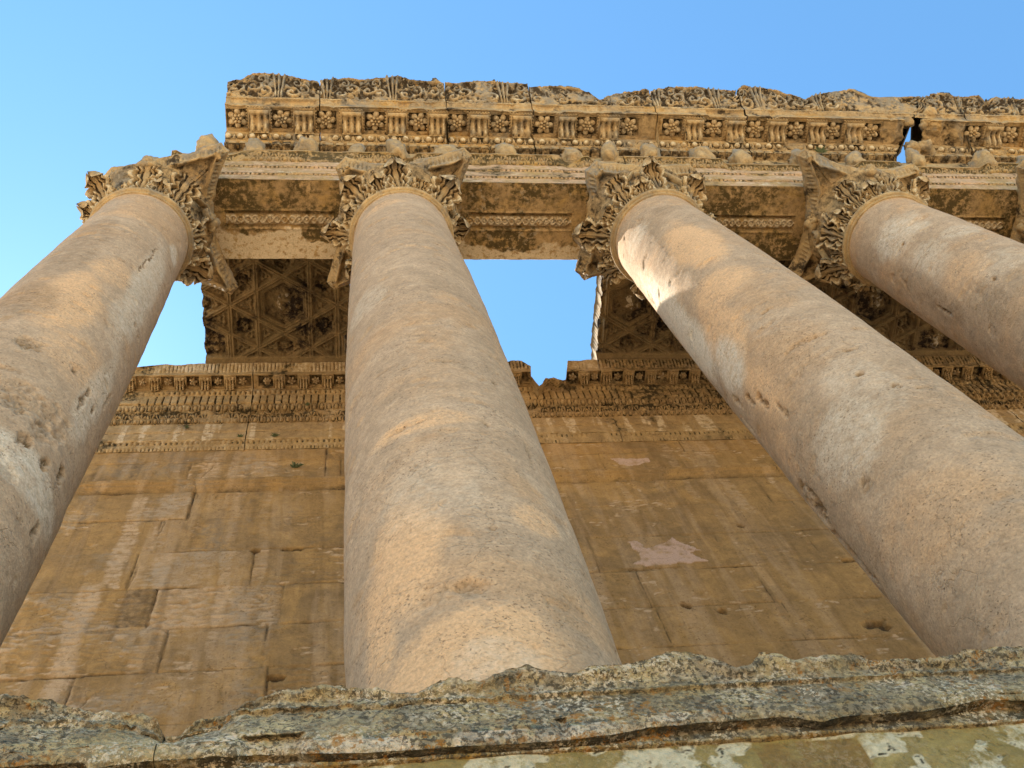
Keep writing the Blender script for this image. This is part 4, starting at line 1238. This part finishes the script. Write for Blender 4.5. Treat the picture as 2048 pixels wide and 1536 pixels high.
def wall_mask(V, pid, T, D, M):
    x, y, z = V[..., 0], V[..., 1], V[..., 2]
    P = pid[:, None]
    n = fbm(x, y, z, 1.6, 4, 95)
    pat = np.isin(P, [1, 3, 6, 7, 9, 10, 11, 15])
    M[..., 0] = np.clip(pat * 0.8 * ss(-0.004, -0.025, D) + (P == 13) * (0.15 + 0.3 * ss(-0.02, -0.07, D)) + 0.5 * ss(0.15, 0.5, n) + 0.35 * (P == 8) + 0.4 * ss(8.5, 9.2, x) * ss(20.1, 20.4, z), 0, 0.9)  # last term paints the shade under the right-hand slabs
    M[..., 1] = np.clip(((P == 4) | (P == 5)) * ss(0.0, 0.25, fbm(x * 3, y, z * 0.4, 1.5, 3, 96)) * 0.7 + (P == 15) * 0.45 + 0.3 * ss(0.2, 0.5, fbm(x, y, z, 3, 3, 97)), 0, 0.8) * (1 - M[..., 0])
    M[..., 2] = 0
    return M


M_wcarve = stone('wall_cornice_stone', [(0.36, 0.235, 0.105), (0.28, 0.185, 0.09), (0.43, 0.29, 0.14)], dark=(0.055, 0.04, 0.02), pale=(0.56, 0.43, 0.28), warm=(0.44, 0.26, 0.09),
                 big=1.0, mid=2.0, pits=0.5, bump=0.45, grain=0.16, streak=0.25)
WMOD = [modillion_mesh(True, 0.085, 0.235, 0.11)]
WROS = [rosette_mesh(9, 5, 0.085), rosette_mesh(12, 6, 0.08)]
WB = [(-3.0, 1.432), (1.440, 5.0), (5.02, 8.672), (8.68, 12.9), (12.92, 17.4), (17.42, 22)]
for i, (a, b) in enumerate(WB):
    sg = [((s_[0], s_[1], wcof, s_[3]) if s_[2] == 'COF' else s_) for s_ in wall_segs()]
    mb = MB()
    xs = np.arange(a, b + 0.001, 0.0125 if i in (0, 1, 2, 3) else 0.02)
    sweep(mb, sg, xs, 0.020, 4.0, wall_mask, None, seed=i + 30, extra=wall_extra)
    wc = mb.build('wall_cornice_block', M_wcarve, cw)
    m0 = int(math.ceil(a / 0.49)); m1 = int(math.floor(b / 0.49))
    for j in range(m0, m1 + 1):
        xm = j * 0.49
        if a + 0.08 < xm < b - 0.08 and not (7.05 < xm < 7.95) and not 3.7 < xm < 6.3:
            inst('modillion', WMOD[0], M_wcarve, wc, (xm, 3.868, 20.925))
        xr = xm + 0.245
        if a + 0.08 < xr < b - 0.08 and not (7.05 < xr < 7.95) and not 3.7 < xr < 6.3:
            inst('rosette', WROS[j % 2], M_wcarve, wc, (xr, 3.735, 20.99), (0, 0, j * 0.7), (1, 1, 1.2))

# ================================================================= PODIUM
pod = thing('podium', 'lichen covered podium edge across the foot of the picture with a broken moulded rim', 'podium', (4, -2.0, -1.62))
RIM = [(-4, 3.05), (2.0, 3.12), (2.31, 3.16), (2.42, 3.12), (2.49, 3.07), (2.63, 3.01), (2.77, 3.0), (2.83, 2.95), (2.87, 2.87), (2.91, 2.87), (2.94, 2.92), (3.06, 3.0), (3.23, 3.09), (3.37, 3.11), (3.47, 3.08), (3.57, 3.07), (3.62, 3.02), (3.69, 3.04), (3.82, 3.11), (3.93, 3.08), (4.0, 3.12), (4.11, 3.18), (4.16, 3.14), (4.23, 3.1), (4.33, 3.14), (4.46, 3.14), (4.62, 3.2), (4.72, 3.21), (4.8, 3.15), (4.86, 3.08), (4.92, 3.1), (4.98, 3.17), (5.05, 3.15), (5.07, 3.11), (5.22, 3.14), (5.35, 3.13), (5.44, 3.07), (5.6, 3.08), (5.73, 3.08), (5.79, 3.12), (6.01, 3.12), (12, 3.12)]
LIP = [(-4, 2.79), (2.41, 2.8), (2.66, 2.8), (2.68, 2.77), (2.86, 2.79), (3.07, 2.79), (3.31, 2.78), (3.6, 2.76), (3.63, 2.75), (3.72, 2.75), (3.76, 2.77), (4.11, 2.76), (4.33, 2.78), (4.44, 2.8), (4.63, 2.81), (4.81, 2.81), (4.92, 2.82), (5.05, 2.78), (5.15, 2.8), (5.2, 2.8), (5.44, 2.8), (5.67, 2.84), (5.82, 2.82), (12, 2.82)]


def pod_segs():
    return [
        ([(-1.3, 2.30), (-2.09, 2.34)], 0.1, None, ''),                                            # 0
        ([(-2.09, 2.34), (-2.12, 2.345), (-2.12, 2.735)], 0.02, None, 'neck'),                     # 1
        ([(-2.12, 2.735), (-2.172, 2.738), (-2.176, 2.748), (-2.170, 2.754)], 0.004, None, 'bed'),  # 2
        ([(-2.170, 2.754), (-2.158, 2.758), (-2.158, 2.778)], 0.004, None, 'soffit'),                # 3
        ([(-2.158, 2.778), (-2.195, 2.775)], 0.005, None, 'soffit'),                                # 4
        ([(-2.195, 2.775), (-2.205, 2.79), (-2.205, 2.835)], 0.006, None, 'lip'),                    # 5
        ([(-2.205, 2.835), (-2.20, 2.86), (-2.185, 2.985)], 0.008, None, 'face'),                  # 6
        ([(-2.185, 2.985), (-2.20, 2.99), (-2.20, 3.0), (-2.19, 3.005)], 0.005, None, 'fillet'),     # 7
        ([(-2.19, 3.005), (-2.175, 3.03), (-2.18, 3.07), (-2.205, 3.10), (-2.205, 3.13)], 0.007, None, 'cyma'),   # 8
        ([(-2.205, 3.13), (-2.15, 3.15), (-1.9, 3.12), (-1.6, 3.03), (-1.3, 3.0)], 0.012, None, 'top'),   # 9
        ([(-1.3, 3.0), (-1.3, 2.35)], 0.2, None, ''),                                               # 10
    ]


def pod_extra(V, pid, T, kind=0):
    x = V[..., 0].copy(); z = V[..., 2]
    rim = pw(x, RIM) + 0.012 * fbm(x, 0 * x, 0 * x, 12, 4, 7)
    lip = pw(x, LIP)
    # remap heights: lip below, rim above
    z2 = np.where(z > 3.005, 3.005 + (z - 3.005) * (rim - 3.005) / 0.14, z)
    low = rim < 3.02
    lowk = ss(3.03, 2.98, rim)
    z2 = np.where((z > 2.85), z2 * (1 - lowk) + lowk * (2.85 + (z - 2.85) * (rim - 2.85) / 0.29), z2)
    ero = np.full(x.shape, 1.0) if kind == 0 else pw(x, [(2.8, 0.8), (3.7, 0.65), (3.95, 0.45), (4.35, 0.15), (5.2, 0.15), (5.5, 0.4), (8, 0.4)])
    n = fbm(x, V[..., 1], z, 3.0, 4, 100 + kind)
    # eroded blocks lose their fillet and round over
    rd = ss(2.84, 3.10, z) * ero
    dy = np.where(z > 2.84, rd * (0.10 + 0.10 * n), 0)
    V[..., 1] = V[..., 1] + dy
    V[..., 2] = z2 + 1.31 * dy + np.where((z < 2.84) & (z > 2.765) & (V[..., 1] < -2.1), np.maximum(lip - 2.785, -0.02), 0)
    # bites out of the lip
    bite = ss(0.2, 0.36, fbm(x, 0 * x, 0 * x, 2.4, 5, 120 + kind)) * ((z < 2.86) & (z > 2.77) & (V[..., 1] < -2.16))
    V[..., 1] += 0.03 * bite; V[..., 2] += 0.035 * bite
    f1 = fbm(x, V[..., 1], V[..., 2], 14, 4, 130); f2 = fbm(x, V[..., 1], V[..., 2], 40, 3, 131)
    k = np.where(V[..., 1] < -1.9, 1.0, 0.5) * np.where(z > 2.78, 1.0, 0.3) * np.where((pid == 5)[:, None], 0.4, 1.0)
    V[..., 1] -= (0.010 * f1 + 0.006 * f2) * k * (0.45 + ero)
    V[..., 2] += (0.010 * f1 + 0.006 * f2) * k * (0.45 + ero) * (z > 3.02)
    return V


def pod_mask(V, pid, T, D, M):
    x, y, z = V[..., 0], V[..., 1], V[..., 2]
    P = pid[:, None]
    n = fbm(x, y, z, 6, 4, 140); n1 = fbm(x, y, z, 1.5, 3, 141)
    lp = (P == 5)
    M[..., 1] = np.clip(lp * (0.8 - 1.5 * np.clip(n, -.2, 1)) * ss(-0.25, 0.1, n1) * ss(5.0, 4.2, x) + (P >= 6) * ss(0.45, 0.5, fbm(x, y, z, 9, 3, 142)) + (P == 8) * 0.2 + (P == 9) * 0.5, 0, 1)
    M[..., 0] = np.clip((P == 6) * 0.35 * ss(0, 0.4, n1) + (P <= 4) * (P >= 3) * 0.7 + (P == 7) * 0.25, 0, 0.8)  # soffit rows carry the lip's shadow line as dark colour
    M[..., 2] = np.clip((P <= 4) * 0.6, 0, 1)
    return M


PB = [(-4.0, 2.8655, 0), (2.8685, 12.0, 1)]
for i, (a, b, kd) in enumerate(PB):
    lo_, hi_ = max(a, 1.9), min(b, 6.4)
    xs = np.concatenate([np.arange(a, lo_, 0.05), np.arange(lo_, hi_, 0.0075), [hi_], np.arange(hi_ + 0.05, b, 0.05)]) if b > 6.4 or a < 1.9 else np.arange(a, b, 0.0075)
    mb = MB()
    sweep(mb, pod_segs(), xs, 0.006, 7.0, pod_mask, None, seed=i + 60, extra=lambda V, p, T, kd=kd: pod_extra(V, p, T, kd))
    mb.build('cornice_block', M_pod, pod)

# podium wall face below the cornice, with chipped whitish areas round a smooth panel
xs = np.concatenate([np.arange(-4, 2.2, 0.08), np.arange(2.2, 6.6, 0.01), np.arange(6.6, 12.1, 0.08)])
zs = np.concatenate([np.arange(-1.62, 2.3, 0.12), np.arange(2.3, 2.742, 0.008)])
X, Z = np.meshgrid(xs, zs)
X3 = X
n = fbm(X, 0 * X, Z, 2.2, 4, 150); cell = fbm(X, 0 * X, Z, 7.0, 3, 151)
D = 0.02 * n + 0.02 * np.abs(cell)
pn_ = ss(4.775, 4.79, X + 0.03 * n) * ss(5.18, 5.165, X + 0.03 * n) * ss(2.732, 2.726, Z)
D = (D * 0.6 - 0.012) * (1 - pn_) - 0.016 * pn_
V = np.stack([X, -2.168 - D, Z], -1)
M = np.zeros(X.shape + (4,))
M[..., 1] = ss(-0.02, 0.04, cell) * ss(-0.3, 0.0, n + 0.25 * ((X > 4.5) & (X < 5.8))) * 0.95 * (1 - pn_)
M[..., 2] = 0.7 * pn_
M[..., 0] = 0.8 * ss(0.02, 0.0, np.abs(cell - 0.06)) * (1 - pn_)
mb = MB(); mb.grid(V, M, flip=False)
mb.box(-4, 12, -2.04, 4.3, -1.62, 2.30)
mb.box(-4, 12, -1.29, 4.3, 2.31, 2.998)
mb.build('podium_wall', M_podw, pod)

# ================================================================= PLANTS


def plant(loc, size, label, seed, out=(0, -1, 0)):
    root = MB(); r = random.Random(seed)
    o = np.array(out)
    for i in range(46):
        a = r.uniform(0, 6.283); el = r.uniform(0.1, 1.3); L = size * r.uniform(0.5, 1.1); w = size * r.uniform(0.05, 0.10)
        d = np.array([math.cos(a) * math.cos(el), 0, math.sin(el) * 0.9]) + o * r.uniform(0.1, 0.9)
        d /= np.linalg.norm(d)
        s = np.cross(d, np.array([r.uniform(-1, 1), r.uniform(-1, 1), r.uniform(-1, 1)])); s /= np.linalg.norm(s) + 1e-9
        b = np.array([r.uniform(-.25, .25) * size, 0, r.uniform(-.05, .05) * size]); sag = np.array([0, 0, -0.25 * L])
        P = [b, b + d * L * 0.4 + s * w, b + d * L * 0.4 - s * w, b + d * L * 0.75 + sag * 0.5 + s * w * 0.8, b + d * L * 0.75 + sag * 0.5 - s * w * 0.8, b + d * L + sag]
        root.mesh(np.array(P) + np.array(loc), [(1, 3, 4, 2)], [(0, 1, 2), (3, 5, 4)])
    ORG['__p'] = np.array(loc, float)
    s_ = root; s_.v = [v - np.array(loc) for v in s_.v]
    ob = bpy.data.objects.new('wall_plant', s_.data('wall_plant'))
    C_.objects.link(ob); ob.data.materials.append(M_green); ob.location = loc
    ob['label'] = label; ob['category'] = 'plant'; ob['group'] = 'plants growing from the masonry'; ob['kind'] = 'thing'


plant((2.40, 4.19, 17.80), 0.16, 'small green tuft growing from the plain wall left of the second column', 1)
plant((0.31, 4.06, 19.38), 0.07, 'tiny green sprig on the pale fascia of the wall at the left', 2)
plant((1.34, 4.1, 18.98), 0.09, 'dry tuft under the wall fascia at the left, nearer the open joint', 3)
plant((1.97, 4.1, 18.98), 0.10, 'dry tuft under the wall fascia, right of the open joint', 4)
plant((2.55, 3.98, 20.2), 0.09, 'green tuft among the carved eggs of the wall cornice', 5)
plant((13.42, -0.93, 21.95), 0.2, 'green bush growing from the entablature above the fourth capital', 6)
